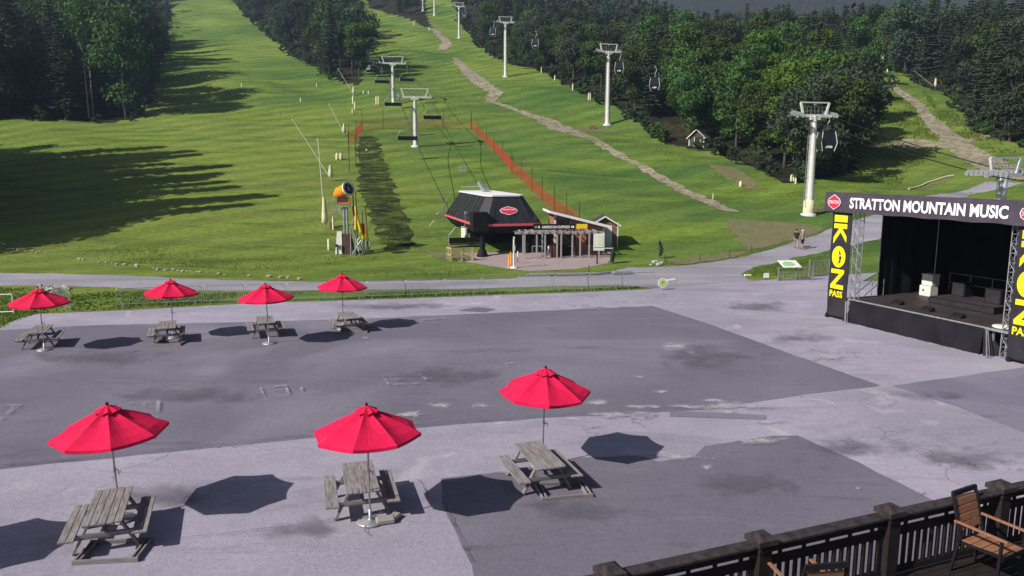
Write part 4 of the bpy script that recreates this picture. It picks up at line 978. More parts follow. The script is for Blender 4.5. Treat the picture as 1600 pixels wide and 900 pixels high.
q = MB(); q.bar(T(3.0, 9, 5.1), T(2.6, 10, 6.1), .3, .35); q.bar(T(1.0, 11, 5.6), T(2.7, 10, 5.7), .06, .06); q.box(T(3.1, 9.2, 5.3), (.5, .7, .4), mtx=tm); q.build('roof_mast', 'galv', tt)
# timber ramp rails at the left
g = G(722, 408); t = thing('timber_railing', g, 'pale new timber railing by the black column of the lift station', 'railing', .35)
for x, y in ((-.9, 0), (0, 0), (.9, 0), (-.9, 1.2), (-.9, .6), (.9, -.1)): MB().box((x, y, .55), (.12, .12, 1.1)).build('post', 'tan', t)
q = MB(); q.bar((-.9, 0, 1.05), (.9, 0, 1.05), .09, .12); q.bar((-.9, 0, 1.05), (-.9, 1.2, 1.05), .09, .12); q.bar((-.9, 0, .5), (.9, 0, .5), .06, .1); q.bar((-.9, 0, .5), (-.9, 1.2, .5), .06, .1); q.bar((0, 0, 1.0), (.9, 0, .5), .05, .08); q.build('rail', 'tan', t)

# ------------------------------------------------------------------ ticket canopy with sign
gA, gB = G(808, 405), G(937, 403); dv = (gB - gA); dv.z = 0; Lc = dv.length; dv.normalize(); dn_ = Vector((-dv.y, dv.x, 0)); cm = Matrix.Rotation(math.atan2(dv.y, dv.x), 4, 'Z')
t = thing('queue_canopy', (gA.x, gA.y, gA.z), 'grey timber canopy on slim posts with black sign in front of the station', 'canopy')
def Cc(u, v, z): p = dv * u + dn_ * v; return Vector((p.x, p.y, z))
for u in [Lc * k for k in (.09, .235, .335, .48, .53, .665, .76, .87, .99)]: MB().box(Cc(u, 0, 1.05), (.12, .12, 2.1), mtx=cm).build('post', 'postg', t)
for u in [Lc * k for k in (.1, .34, .6, .86)]: MB().box(Cc(u, 2.2, 1.05), (.12, .12, 2.1), mtx=cm).build('post', 'postg', t)
for v in (0, 2.2): MB().box(Cc(Lc / 2, v, 2.20), (Lc + .4, .14, .20), mtx=cm).build('beam', 'postg', t)
q = MB()
for k in range(12): q.box(Cc(Lc * (k + .5) / 12, 1.1, 2.28), (.09, 2.6, .09), mtx=cm)
q.build('rafter', 'postg', t)
q = MB(); q.box(Cc(Lc * .36, 2.6, 1.05), (Lc * .66, .12, 2.05), mtx=cm); q.build('shade_backdrop', 'black', t)  # black panel standing in for the shaded station interior
q = MB(); q.box(Cc(Lc * .62, 1.7, .95), (1.5, 1.2, 1.9), mtx=cm); q.build('shade_block', 'black', t, bevel=.03)  # black box added as the deep shade behind the posts
for k_ in range(3): q = MB(); q.path([Cc(Lc * (.2 + .2 * k_), 1.2, 0), Cc(Lc * (.2 + .2 * k_), 1.2, .95), Cc(Lc * (.2 + .2 * k_) + .8, 1.0, .95), Cc(Lc * (.2 + .2 * k_) + .8, 1.0, 0)], .03); q.build('gate_rail', 'galv', t)
s0 = Lc * .19; sw = 3.55
pn = MB(); pn.box(Cc(s0 + sw / 2, -.05, 2.68), (sw, .08, .50), mtx=cm); pn = pn.build('sign_board', 'black', t)
lettering('AMERICAN EXPRESS', Cc(s0 + .72, -.10, 2.57), dv, (0, 0, 1), 2.35, .22, 'wht', pn, .02)
for k, u in enumerate((.22, .48)):
    q = MB(); c = Cc(s0 + u, -.105, 2.68); q.tube(c, c - dn_ * .01, .10, n=16); q.build('emblem', M['cloth_l'] if k else M['galv'], pn)
q = MB(); q.box(Cc(s0 + sw - .24, -.10, 2.68), (.26, .02, .16), mtx=cm); q.build('emblem', 'paper', pn)
q = MB(); q.box(Cc(s0 + 2.6, .35, 3.05), (1.1, .5, .5), mtx=cm); q.box(Cc(s0 + 2.5, .5, 3.3), (1.3, .3, .15), mtx=cm); q.build('motor_box', 'black', t)
yb = MB(); yb.box(Cc(s0 + sw + .55, -.02, 2.72), (.92, .05, .38), mtx=cm); yb = yb.build('yellow_panel', 'yellow', t)
for k in (.36, .64): MB().box(Cc(s0 + sw + .1 + .92 * k, 0, 2.4), (.03, .03, .4), mtx=cm).build('bracket', 'chairm', yb)
def at(name, px, lab, cat, rz=0): return thing(name, G(*px), lab, cat, rz)
t = at('trash_bin', (866, 402), 'dark maroon round bin under the grey canopy', 'bin'); MB().lathe([(.30, 0), (.33, .1), (.36, .95), (.34, 1.0)], n=16).build('body', 'maroon', t); MB().lathe([(.37, .98), (.37, 1.05), (.2, 1.15), (0, 1.16)], n=16).build('lid', 'chairm', t)
t = at('cone_marker', (857, 400), 'white cone-shaped marker beside the maroon bin', 'marker'); MB().lathe([(.2, 0), (.2, .04), (.12, .05), (.05, .85), (0, .86)], n=12).build('cone', 'white', t); MB().box((0, 0, .02), (.4, .4, .04)).build('foot', 'white', t)
t = at('gate_pole', (803, 419), 'pale pole with camera head standing on a white foot before the canopy', 'pole'); MB().tube((0, 0, 0), (0, 0, 2.3), .07, n=8).build('pole', 'white', t); MB().box((0, 0, 1.55), (.20, .16, .4)).build('reader', 'galvw', t); MB().lathe([(.32, 0), (.30, .10), (.1, .14)], n=16).build('foot', 'white', t); MB().box((.0, -.05, 2.35), (.14, .3, .16)).build('camera_head', 'galvw', t)
for i, (px, lab) in enumerate([((795, 419), 'dull orange slim post left of the pale camera pole'), ((798, 413), 'dull orange post just behind the pale camera pole'), ((809, 412), 'purple-grey slim post right of the pale camera pole')]):
    o = MB().lathe([(.13, 0), (.12, .05), (.06, .08), (.05, 1.0), (0, 1.02)], n=10).build('delineator_post', ('orange', 'orange', 'galvw')[i]); o.location = G(*px); tag(o, lab, 'post')
# ticket shed with sloping roof
g = G(866, 397); g2 = G(942, 394); t = thing('ticket_shed', g, 'reddish brown shed with a white-edged single slope roof', 'shed', math.atan2(g2.y - g.y, g2.x - g.x) * .6)
w_ = (g2 - g).length; h1, h2, dd_ = 3.45, 2.35, 3.4
q = MB(); q.add([(0, 0, -.3), (w_, 0, -.3), (w_, dd_, -.3), (0, dd_, -.3), (0, 0, h1), (w_, 0, h2), (w_, dd_, h2), (0, dd_, h1)], [(0, 1, 5, 4), (1, 2, 6, 5), (2, 3, 7, 6), (3, 0, 4, 7), (4, 5, 6, 7)]); q.build('wall', 'brick', t)
q = MB(); sl = (h2 - h1) / w_; q.add([(-.45, -.4, h1 - sl * .45 * 1 + .02), (w_ + .35, -.4, h2 + sl * .35 + .02), (w_ + .35, dd_ + .3, h2 + sl * .35 + .02), (-.45, dd_ + .3, h1 - sl * .45 + .02), (-.45, -.4, h1 - sl * .45 + .16), (w_ + .35, -.4, h2 + sl * .35 + .16), (w_ + .35, dd_ + .3, h2 + sl * .35 + .16), (-.45, dd_ + .3, h1 - sl * .45 + .16)], [(0, 1, 2, 3)[::-1], (4, 5, 6, 7), (0, 1, 5, 4), (1, 2, 6, 5), (2, 3, 7, 6), (3, 0, 4, 7)])
rf = q.build('roof', 'shing', t)
q = MB(); q.bar((-.47, -.43, h1 - sl * .45 + .09), (w_ + .37, -.43, h2 + sl * .35 + .09), .05, .22); q.bar((-.47, -.43, h1 + .2), (-.47, dd_ + .3, h1 + .2), .05, .2); q.build('fascia', 'roofw', rf)
for x, hh in ((.05, h1), (w_ - .05, h2)): MB().box((x, -.02, hh / 2 - .15), (.14, .05, hh + .2)).build('corner_trim', 'white', t)
q = MB(); q.box((w_ * .30, -.02, h1 - .95), (.2, .05, .9)); q.build('window_trim', 'white', t)
q = MB(); q.box((w_ * .72, -.03, 1.3), (.7, .05, 1.0)); q.build('window', 'glass', t)
# gable shed
g = G(924, 386); t = thing('gable_shed', g, 'small gabled shed with pale double doors right of the ticket shed', 'shed', -.04)
q = MB(); ws, ds, hs_, hp = 2.35, 3.0, 2.0, 2.7
q.add([(0, 0, -.3), (ws, 0, -.3), (ws, ds, -.3), (0, ds, -.3), (0, 0, hs_), (ws, 0, hs_), (ws, ds, hs_), (0, ds, hs_), (ws / 2, 0, hp), (ws / 2, ds, hp)], [(0, 1, 5, 8, 4), (1, 2, 6, 5), (2, 3, 7, 9, 6), (3, 0, 4, 7)]); q.build('wall', 'brown', t)
q = MB(); ov = .22
for s in (0, 1):
    xe = -ov if s == 0 else ws + ov; ze = hs_ - ov * (hp - hs_) / (ws / 2)
    q.add([(xe, -.25, ze), (ws / 2, -.25, hp), (ws / 2, ds + .2, hp), (xe, ds + .2, ze), (xe, -.25, ze + .08), (ws / 2, -.25, hp + .08), (ws / 2, ds + .2, hp + .08), (xe, ds + .2, ze + .08)], [(0, 1, 2, 3), (4, 7, 6, 5), (0, 4, 5, 1), (1, 5, 6, 2), (2, 6, 7, 3), (3, 7, 4, 0)])
rf = q.build('roof', 'shing', t)
q = MB(); q.bar((-ov - .02, -.28, ze + .03), (ws / 2, -.28, hp + .05), .04, .12); q.bar((ws / 2, -.28, hp + .05), (ws + ov + .02, -.28, ze + .03), .04, .12); q.build('fascia', 'white', rf)
for x in (1.05, 1.57): MB().box((x, -.03, .98), (.50, .05, 1.9)).build('door', 'paper', t)
for x in (.03, ws - .03): MB().box((x, -.02, 1.0), (.10, .05, 2.4)).build('corner_trim', 'white', t)
# notice board
t = at('notice_board', (933, 413), 'white notice board with map print on a black post right of the canopy', 'notice board', .05)
MB().box((0, .04, .9), (.10, .08, 1.8)).build('post', 'black', t); f = MB().box((.12, -.02, 1.78), (.88, .05, 1.35)).build('panel', 'paper', t, bevel=.01)
MB().box((.27, -.052, 1.95), (.46, .01, .85)).build('map_print', mat('pale_print', (.55, .60, .38), (.68, .68, .55), 8), f); MB().box((.12, -.052, 1.36), (.82, .01, .03)).build('rule_line', 'chairm', f)
t = at('notice_rail', (951, 404), 'low white rail between the notice board and the folded umbrella', 'rail'); MB().bar((-.9, .2, .85), (.35, .2, .85), .06, .06).build('rail', 'white', t); MB().box((.35, .2, .42), (.06, .06, .84)).build('post', 'white', t)
t = at('folded_umbrella', (956, 412), 'dark folded umbrella leaning at the grass edge right of the notice board', 'umbrella'); 
MB().tube((0, 0, 0), (.12, 0, 1.35), .03, n=6).build('pole', 'alu', t); q = MB(); q.tube((.0, 0, .15), (.08, 0, .9), .16, .20, n=10); q.tube((.08, 0, .9), (.14, 0, 1.30), .20, .05, n=10); q.build('canopy', 'greenc', t)
t = at('sapling', (1031, 404), 'thin dark young evergreen standing alone on the grass beside the road', 'sapling')
MB().tube((0, 0, 0), (.05, 0, 1.4), .03, .015, n=5).build('trunk', 'bark', t)
q = MB(); r9 = random.Random(9)
for k in range(420):
    z = r9.uniform(.25, 1.5); rad = .20 * math.sin(min(1, (1.55 - z) / .9) * 1.4) + .03; a = r9.uniform(0, 6.28); c = Vector((.10 * math.sin(z * 2.6) + rad * math.cos(a) * r9.random(), rad * math.sin(a) * r9.random(), z)); d1 = Vector((r9.uniform(-1, 1), r9.uniform(-1, 1), r9.uniform(-.6, .6))).normalized() * .08; d2 = Vector((r9.uniform(-1, 1), r9.uniform(-1, 1), r9.uniform(-1, 1))).normalized() * .04
    q.add([c - d1, c + d2, c + d1, c - d2], [(0, 1, 2, 3)])
q.build('crown', 'needle', t)
for i, (px, s) in enumerate([((1024, 412), .32), ((1030, 415), .26), ((1017, 415), .16), ((1034, 413), .24)]): rock(G(*px), s, ['largest grey boulder in the small heap at the road edge', 'grey boulder at the near front of the small road edge heap', 'smallest grey stone left of the boulder heap at the road edge', 'grey boulder at the right of the road edge heap'][i])
for px, lab in (((1038, 412), 'left of two short dark stakes beside the boulder heap'), ((1041, 412), 'right of two short dark stakes beside the boulder heap'), ((1093, 410), 'short dark stake on the far road edge, below the bare earth'), ((1140, 405), 'short dark stake farther right on the road edge'), ((1174, 396), 'rightmost short dark stake on the road edge'), ((920, 430), 'thin dark stake behind the barriers near the apron')):
    o = MB().tube((0, 0, 0), (0, 0, .75), .035, .03, n=6).build('stake', 'bark'); o.location = G(*px); tag(o, lab, 'stake')
t = at('log_bench', (900, 431), 'low grey log and stone border lying behind the barriers', 'log'); MB().path([(-3.6, -.3, .10), (-2, -.15, .12), (0, .1, .12), (1.6, .35, .12), (2.6, .9, .12)], .11, 8).build('log', 'wood', t)
o = MB().box((0, 0, .15), (1.5, .4, .22), .2).build('steel_trough', 'galv', bevel=.03); o.location = G(972, 429); tag(o, 'grey steel tray lying on the road behind the barriers', 'tray')

# ------------------------------------------------------------------ people
def person(loc, rz, lab, top, legs, hat, step, bag=None, hgt_=1.72):
    t = thing('person', loc, lab, 'person', rz, s=hgt_ / 1.75)
    V_ = {}; vs = []; es = []; rad = []
    def p(k, co, r, par=None):
        V_[k] = len(vs); vs.append(co); rad.append(r)
        if par: es.append((V_[par], V_[k]))
    p('pel', (0, 0, .95), .145); p('waist', (0, 0, 1.12), .135, 'pel'); p('chest', (0, .01, 1.32), .165, 'waist'); p('neck0', (0, 0, 1.47), .08, 'chest'); p('neck', (0, 0, 1.53), .058, 'neck0'); p('head0', (0, -.015, 1.62), .088, 'neck'); p('head', (0, -.01, 1.70), .085, 'head0')
    for s, n in ((1, 'r'), (-1, 'l')):
        f = step * s
        p(n + 'hip', (.10 * s, 0, .90), .10, 'pel'); p(n + 'kn', (.11 * s, -.14 * f, .49), .062, n + 'hip'); p(n + 'an', (.11 * s, (-.22 if f > 0 else .30) * abs(step), .09 + (.0 if f > 0 else .04)), .042, n + 'kn'); p(n + 'to', (.12 * s, (-.22 if f > 0 else .30) * abs(step) - .17, .045), .038, n + 'an')
        p(n + 'sh', (.19 * s, 0, 1.42), .062, 'neck0'); p(n + 'el', (.25 * s, .06 * f, 1.14), .043, n + 'sh'); p(n + 'wr', (.26 * s, -.06 + .10 * f, .90), .028, n + 'el'); p(n + 'pa', (.26 * s, -.08 + .10 * f, .83), .03, n + 'wr')
        for k in range(4): p(n + 'f%d' % k, (.26 * s, -.115 + k * .022 + .10 * f, .74 + .008 * abs(k - 1.5)), .009, n + 'pa')
        p(n + 'th', (.24 * s, -.14 + .10 * f, .80), .010, n + 'wr')
    me = bpy.data.meshes.new('body'); me.from_pydata(vs, es, []); o = bpy.data.objects.new('body', me); C.objects.link(o)
    md = o.modifiers.new('s', 'SKIN'); sk_ = me.skin_vertices[0].data
    for i, r in enumerate(rad): sk_[i].radius = (r, r * (.78 if i in (1, 2) else 1)); 
    sk_[0].use_root = True
    m2 = o.modifiers.new('u', 'SUBSURF'); m2.levels = 1; m2.render_levels = 1
    nm = bpy.data.meshes.new_from_object(o.evaluated_get(bpy.context.evaluated_depsgraph_get())); bpy.data.objects.remove(o)
    nm.name = 'body'; nm.materials.clear()
    for m in (M['skin'], M[top], M[legs[0]], M[legs[1]], M['cloth_d']): nm.materials.append(m)
    for f in nm.polygons:
        c = f.center; f.use_smooth = True
        if c.z > 1.50: f.material_index = 0
        elif c.z > .96 and (abs(c.x) < .215 or c.z > 1.16): f.material_index = 1
        elif abs(c.x) > .215 and c.z > .70: f.material_index = 0
        elif c.z > .55: f.material_index = 2
        elif c.z > .10: f.material_index = 3
        else: f.material_index = 4
    b = bpy.data.objects.new('body', nm); C.objects.link(b); b.parent = t
    q = MB(); q.lathe([(.098, -.02), (.102, .03), (.085, .085), (.04, .115), (0, .12)], c=(0, .012, 1.68), n=14)
    if hat != 'hair': q.box((0, -.12, 1.685), (.15, .12, .015))
    q.build('cap' if hat != 'hair' else 'hair', hat, t)
    fc = MB(); fc.box((0, -.105, 1.655), (.022, .03, .04)); fc.build('nose', 'skin', t)
    if bag: 
        q = MB(); q.box((0, .19, 1.22), (.30, .17, .42)); q.build('backpack', bag, t, bevel=.04)
    return t
g = G(1243.5, 388.5); person(g, R(165), 'walker in dark clothing with dark bag, left of the pair on the gravel road', 'cloth_d', ('cloth_g', 'skin'), 'hair', .9, 'cloth_d')
g = G(1253, 390); person(g, R(190), 'walker with pale cap, grey top and black shorts, right of the pair', 'cloth_g', ('cloth_d', 'skin'), 'cloth_l', -.9)

# ------------------------------------------------------------------ lifts: towers, ropes, chairs, cabins
def sheaves(par, c, d, n_, r=.2, sp=.42, m='galv'):
    """a row of wheels under a beam along d, centred on c"""
    q = MB(); L = sp * (n_ - 1); side = Vector((-d.y, d.x, 0)).normalized()
    q.bar(c - d * L / 2 + Vector((0, 0, .22)), c + d * L / 2 + Vector((0, 0, .22)), .10, .14)
    for k in range(n_):
        w = c + d * (k * sp - L / 2); q.tube(w - side * .06, w + side * .06, r, n=12)
    return q.build('sheave_train', m, par)
def tower(px_or_pt, h, d, arm, label, kind, rr0=.42, rr1=.28, group=None, frame=True, nsh=6, pad=False, m='white', lean=0, d2=None):
    g = px_or_pt; t = thing('lift_tower', g, label, 'lift tower', math.atan2(d.y, d.x) - math.pi / 2, group=group)   # local +y = along the line
    q = MB(); q.tube((0, 0, -.6), (lean, 0, h), rr0, rr1, n=14); q.build('mast', m, t)
    MB().lathe([(rr0 + .35, -.3), (rr0 + .35, .15), (rr0 + .1, .2)], n=14).build('footing', 'galvw', t)
    lad = MB()
    for x in (-.18, .18): lad.bar((-rr0 - .12, x, .8), (lean - rr1 - .12, x, h - .5), .04, .04)
    for k in range(int(h / .5)): z = 1 + k * .5; lad.bar((-rr0 - .12 + (rr0 - rr1 + lean) * z / h, -.18, z), (-rr0 - .12 + (rr0 - rr1 + lean) * z / h, .18, z), .025, .025)
    lad.build('ladder', 'galv', t)
    cr = MB(); cr.box((lean, 0, h), (arm * 2, .32, .30)); cr.box((lean, 0, h - .25), (1.2, .5, .35)); cr.build('crossarm', m, t)
    up = Vector((0, .96, 0)); 
    for s in (-1, 1): 
        sheaves(t, Vector((lean + s * arm, 0, h + .12)), Vector((0, 1, d.z if d2 is None else d2)).normalized(), nsh)
        MB().box((lean + s * (arm + .45), 0, h - .02), (.5, 1.8, .05)).build('catwalk', 'galv', t)
    if frame:
        fr = MB(); a1, a0, fh = arm * .84, arm * .66, 1.35
        fr.bar((lean - a0, 0, h), (lean - a1, 0, h + fh), .2, .2, up=Vector((0, 1, 0))); fr.bar((lean + a0, 0, h), (lean + a1, 0, h + fh), .2, .2, up=Vector((0, 1, 0))); fr.bar((lean - a1, 0, h + fh), (lean + a1, 0, h + fh), .13, .13); fr.build('lifting_frame', m, t)
        r_ = MB(); 
        for zz in (.5, .9): r_.bar((lean - a0 - .1, 0, h + zz), (lean + a0 + .1, 0, h + zz), .035, .035)
        for k in range(7): x = -a0 + 2 * a0 * k / 6; r_.bar((lean + x, 0, h + .2), (lean + x, 0, h + .9), .03, .03)
        r_.box((lean, 0, h + fh - .2), (.22, .2, .25)); r_.build('work_rail', 'galv', t)
    if pad:
        q = MB(); q.lathe([(rr0 + .10, 0), (rr0 + .13, .1), (rr0 + .12, 1.5), (rr0 + .06, 1.55)], n=14); q.build('pad', 'cream', t)
    return t
GT = [(Vector((39.3, 62, 0)), 7.1), (G(1263, 336), None), (G(949, 195), None), (G(790, 120), None), (G(717.5, 60), None), (G(679, 24), None), (G(661, 17), None)]
tops = [262, 181, 81, 35, 10, -22, -30]
glab = ['near low gondola tower with long sheave train, rising behind the stage roof', 'tall white gondola tower with padded foot left of the stage', 'tall white gondola tower in front of the dark woods, small wooden frame at its foot', 'white gondola tower at the right edge of the upper run, left of the woods', 'small white gondola tower high on the run beside the dark trees', 'slim white tower cut by the top edge, right of the two uppermost', 'slim white tower cut by the top edge, left of the two uppermost']
gpts = []
for i, ((g, h), tp) in enumerate(zip(GT, tops)):
    if h is None:
        Y = g.y; pt = PY(g.x, tp, Y); d_ = ray(800, tp); h = (H + d_[2] * Y / d_[1]) - g.z
    nx_ = GT[min(i + 1, 6)][0] if i < 6 else GT[6][0]; pv0 = GT[max(i - 1, 0)][0] if i < 6 else GT[4][0]
    d = (nx_ - pv0); d.z = 0; d.normalize(); gpts.append((g, h, d))
    arm = 2.0 if i else 2.0
    sl_ = (0, .2, .25, .25, .3, .3, .3)[i]
    if i in (5, 6): h = 14
    tower(g, h, Vector((d.x, d.y, 0)), arm, glab[i], 'g', .46 if i else .40, .30, nsh=6 if i else 9, pad=(i == 1), m='white' if i else 'galvw', lean=0, d2=sl_, group='gondola towers')
def sag_rope(a, b_, sag, nm, lab, r=.03, grp=None, n=14):
    q = MB(); pts = []
    for k in range(n + 1): f = k / n; p = a.lerp(b_, f); p.z -= 4 * sag * f * (1 - f); pts.append(p)
    o0 = pts[0].copy(); q.path([p - o0 for p in pts], r, 5); o = q.build(nm, 'galv'); o.location = o0; tag(o, lab, 'cable', grp); return pts
gr = []
for s, sn_ in ((-1, 'left'), (1, 'right')):
    P = []
    g, h, d = gpts[0]; side = Vector((d.y, -d.x, 0)); st0 = g + side * 2.0 * s + Vector((0, 0, h - .12)) - d * 18 + Vector((0, 0, -1.5)); P.append(st0)
    for g, h, d in gpts[:5]:
        side = Vector((d.y, -d.x, 0)); P.append(g + side * 2.0 * s + Vector((0, 0, h + .0)))
    P.append(P[-1] + (gpts[5][0] - gpts[4][0]) + Vector((0, 0, 6)))
    full = []
    q = MB()
    for a, c in zip(P, P[1:]):
        L = (c - a).length
        for k in range(12):
            f = k / 12; p = a.lerp(c, f); p.z -= 4 * L * .012 * f * (1 - f); full.append(p)
    full.append(P[-1]); o0 = full[0].copy(); q.path([p - o0 for p in full], .045, 5); o = q.build('gondola_cable', 'chairm'); o.location = o0; tag(o, 'long dark %s hand haul cable of the gondola line over the grass' % sn_, 'cable'); gr.append(full)
def make_cabin():
    t = thing('gondola_cabin', (0, 0, 0), 'x', 'gondola cabin')   # origin at rope grip
    z0 = -3.9
    lo = [(-.75, -.85), (.75, -.85), (.75, .85), (-.75, .85)]; md_ = [(-1.0, -1.05), (1.0, -1.05), (1.0, 1.05), (-1.0, 1.05)]; hi = [(-.78, -.8), (.78, -.8), (.78, .8), (-.78, .8)]
    q = MB(); q.prism(lo, z0, z0 + .85, md_); q.prism(md_, z0 + .85, z0 + 2.1, hi); q.build('body', 'glass', t, bevel=.06)
    q = MB(); q.prism([(x * 1.02, y * 1.02) for x, y in hi], z0 + 2.08, z0 + 2.22, [(x * .8, y * .8) for x, y in hi]); q.build('roof', 'chairm', t)
    for x in (-1, 1):
        for y in (-1, 1): q = MB(); q.path([(x * .76, y * .86, z0), (x * 1.01, y * 1.06, z0 + .85), (x * .79, y * .81, z0 + 2.12)], .055, 6); q.build('pillar', 'galvw', t)
    for s in (-1, 1):
        q = MB(); q.box((0, s * 1.0, z0 + .45), (.8, .12, .25)); q.build('ski_rack', 'galvw', t)
    q = MB(); q.path([(0, 0, z0 + 2.2), (0, 0, z0 + 2.9), (.25, 0, -.6), (.25, 0, -.1), (0, 0, 0)], .055, 6); q.build('hanger', 'galvw', t)
    q = MB(); q.box((.05, 0, .05), (.25, .5, .25)); q.build('grip', 'galv', t)
    return t
CB = make_cabin(); CB.scale = (.82, .82, .95); proto(CB); fst = True
def rope_at_px(rope, px):
    best = None
    for a, c in zip(rope, rope[1:]):
        for k in range(10):
            p = a.lerp(c, k / 10); dep = p.y * math.cos(TH) - (p.z - H) * math.sin(TH); x = 800 + F * p.x / dep
            if best is None or abs(x - px) < best[0]: best = (abs(x - px), p)
    return best[1]
for px, ri, sc, lab in ((1296, 1, 1, 'near gondola cabin hanging just right of the padded tower'), (1024, 0, 1, 'gondola cabin with pale frame against the bright green trees'), (968, 1, 1, 'gondola cabin hanging beside the head of the middle white tower'), (837, 0, 1, 'far gondola cabin over the dark woods, right of the fourth tower'), (771, 0, 1, 'far gondola cabin left of the fourth tower'), (726, 1, 1, 'tiny gondola cabin beside the highest full tower')):
    p = rope_at_px(gr[1] if px != 771 else gr[0], px)
    if fst: CB.location = p; CB['label'] = lab; CB['group'] = 'gondola cabins on the line'; fst = False
    else: dup(CB, p, -.25, lab, group='gondola cabins on the line')
# chairlift
CT = [(G(649.5, 229), 152), (G(615, 164), 99), (G(577.5, 108), 67), (G(558, 55), 30), (G(548, 26), 4)]
clab = ['white chairlift tower nearest the station with dark chair beside its foot', 'white chairlift tower second up the line', 'slim white chairlift tower third up the line at the wood edge', 'small chairlift tower fourth up the line among dark trees', 'pale chairlift tower highest up the line at the top of the picture']
cl = []
for i, (g, tp) in enumerate(CT):
    d_ = ray(800, tp); h = (H + d_[2] * g.y / d_[1]) - g.z
    if i == 4: h = 9
    a = T0 + pp * 3 if i == 0 else CT[i-1][0]; c = CT[i+1][0] if i < 4 else CT[i][0]; d = c - a; d.z = 0; d.normalize(); cl.append((g, h, d))
    tower(g, h, Vector((d.x, d.y, 0)), 2.6, clab[i], 'c', .42, .26, nsh=7, d2=.2, group='chairlift towers')
cr_ = []
for s, sn_ in ((-1, 'left'), (1, 'right')):
    P = [T0 + pp * (3 + 2.4 * s) + ax * 14.5 + Vector((0, 0, 3.2))]
    for g, h, d in cl: P.append(g + Vector((d.y, -d.x, 0)) * 2.6 * s + Vector((0, 0, h)))
    P.append(P[-1] + (CT[4][0] - CT[3][0]) * 1.5)
    full = []
    for a, c in zip(P, P[1:]):
        L = (c - a).length
        for k in range(12): f = k / 12; p = a.lerp(c, f); p.z -= 4 * L * .014 * f * (1 - f); full.append(p)
    full.append(P[-1]); q = MB(); o0 = full[0].copy(); q.path([p - o0 for p in full], .038, 5); o = q.build('chairlift_cable', 'chairm'); o.location = o0; tag(o, 'thin %s hand haul cable of the chairlift above the grassy run' % sn_, 'cable'); cr_.append(full)
def make_liftchair():
    t = thing('lift_chair', (0, 0, 0), 'x', 'lift chair')   # origin at grip
    z0 = -3.2
    MB().box((0, 0, z0 + .45), (2.9, .5, .07)).build('seat', 'black', t); MB().box((0, .28, z0 + .75), (2.9, .06, .5)).build('backrest', 'black', t)
    q = MB(); q.path([(-1.5, -.4, z0 + .3), (-1.5, .28, z0 + .45), (-1.5, .3, z0 + 1.2), (-.9, .3, z0 + 1.9), (.9, .3, z0 + 1.9), (1.5, .3, z0 + 1.2), (1.5, .28, z0 + .45), (1.5, -.4, z0 + .3)], .035, 6); q.build('frame', 'galv', t)
    q = MB(); q.path([(0, .3, z0 + 1.9), (0, .1, -.5), (0, 0, 0)], .045, 6); q.build('hanger', 'galv', t)
    MB().box((0, 0, .03), (.18, .45, .2)).build('grip', 'galv', t)
    return t
LC = make_liftchair(); proto(LC); fst = True
al = math.atan2(ax.y, ax.x) - math.pi / 2
for px, ri, lab in ((637, 0, 'dark lift chair just left of the nearest chairlift tower'), (614, 0, 'dark lift chair before the mast of the second chairlift tower'), (597, 0, 'small dark lift chair between the second and third towers'), (583, 0, 'small dark lift chair below the third tower head'), (572, 0, 'small dark lift chair at the wood edge left of the third tower'), (636, 1, 'grey lift chair hanging right of the second chairlift tower'), (676, 1, 'grey lift chair hanging on the right side just below the nearest tower'), (600, 1, 'small grey lift chair right of the third tower')):
    p = rope_at_px(cr_[ri], px)
    if fst: LC.location = p; LC.rotation_euler = (0, 0, al); LC['label'] = lab; LC['group'] = 'chairs on the chairlift'; fst = False
    else: dup(LC, p, al, lab, group='chairs on the chairlift')
for (u, v, z, lab, dr) in ((.0, 4.2, 3.15, 'lift chair parked at the left side of the black station', 0), (-.35, 13.0, 3.2, 'lift chair leaving the station at its rear left', 0), (.9, 17.5, 3.7, 'lift chair just uphill of the station, left side', 0)):
    p = T0 + T(u, v, z + tz + .35); dup(LC, p, al + dr, lab, group='chairs on the chairlift')
# small sensor stand uphill of the station
t = at('instrument_stand', (723, 270), 'small grey pipe cluster on the grass uphill of the station', 'pipe stand'); q = MB()
for k in range(5): q.tube((-.5 + k * .25, 0, 0), (-.45 + k * .22, .1, .9 + .2 * (k % 2)), .04, n=6)
q.bar((-.6, 0, .7), (.6, 0, .75), .06, .06); q.build('pipe', 'galv', t)

# ------------------------------------------------------------------ snowmaking gear
def leaning_gun(base, tip, lab, pad=True, padh=1.5):
    g = G(*base); tp = PY(*tip, g.y); t = thing('snow_gun', g, lab, 'snow gun'); v = tp - g
    MB().tube((0, 0, .3), v, .05, .035, n=6).build('lance', M['cream'] if False else 'white', t)
    MB().tube(v, v * 1.025, .09, .07, n=8).build('nozzle', 'galvw', t)
    MB().tube((0, 0, 0), (0, 0, .9), .06, n=6).build('stand', 'galv', t)
    if pad: 
        q = MB(); q.lathe([(.12, .45), (.33, .6), (.30, 1.2), (.14, .45 + padh)], n=10); q.build('pad', 'cream', t)
leaning_gun((517, 283), (458, 188), 'leaning snow gun lance crossing the upright lance above the orange fan gun', padh=1.6)
leaning_gun((508, 357), (497, 220), 'nearly upright snow gun lance left of the orange fan gun', padh=2.6)
leaning_gun((538, 212), (514, 163), 'leaning snow gun lance left of the short orange fence', padh=1.6)
leaning_gun((553, 150), (528, 108), 'leaning snow gun lance at the tip of the middle wood', padh=1.7)
leaning_gun((464, 70), (440, 35), 'leaning snow gun lance high on the left edge of the middle wood', padh=2.2)
leaning_gun((1461, 139), (1430, 112), 'leaning snow gun lance at the wood edge right of the upper dirt trail', padh=2.0)
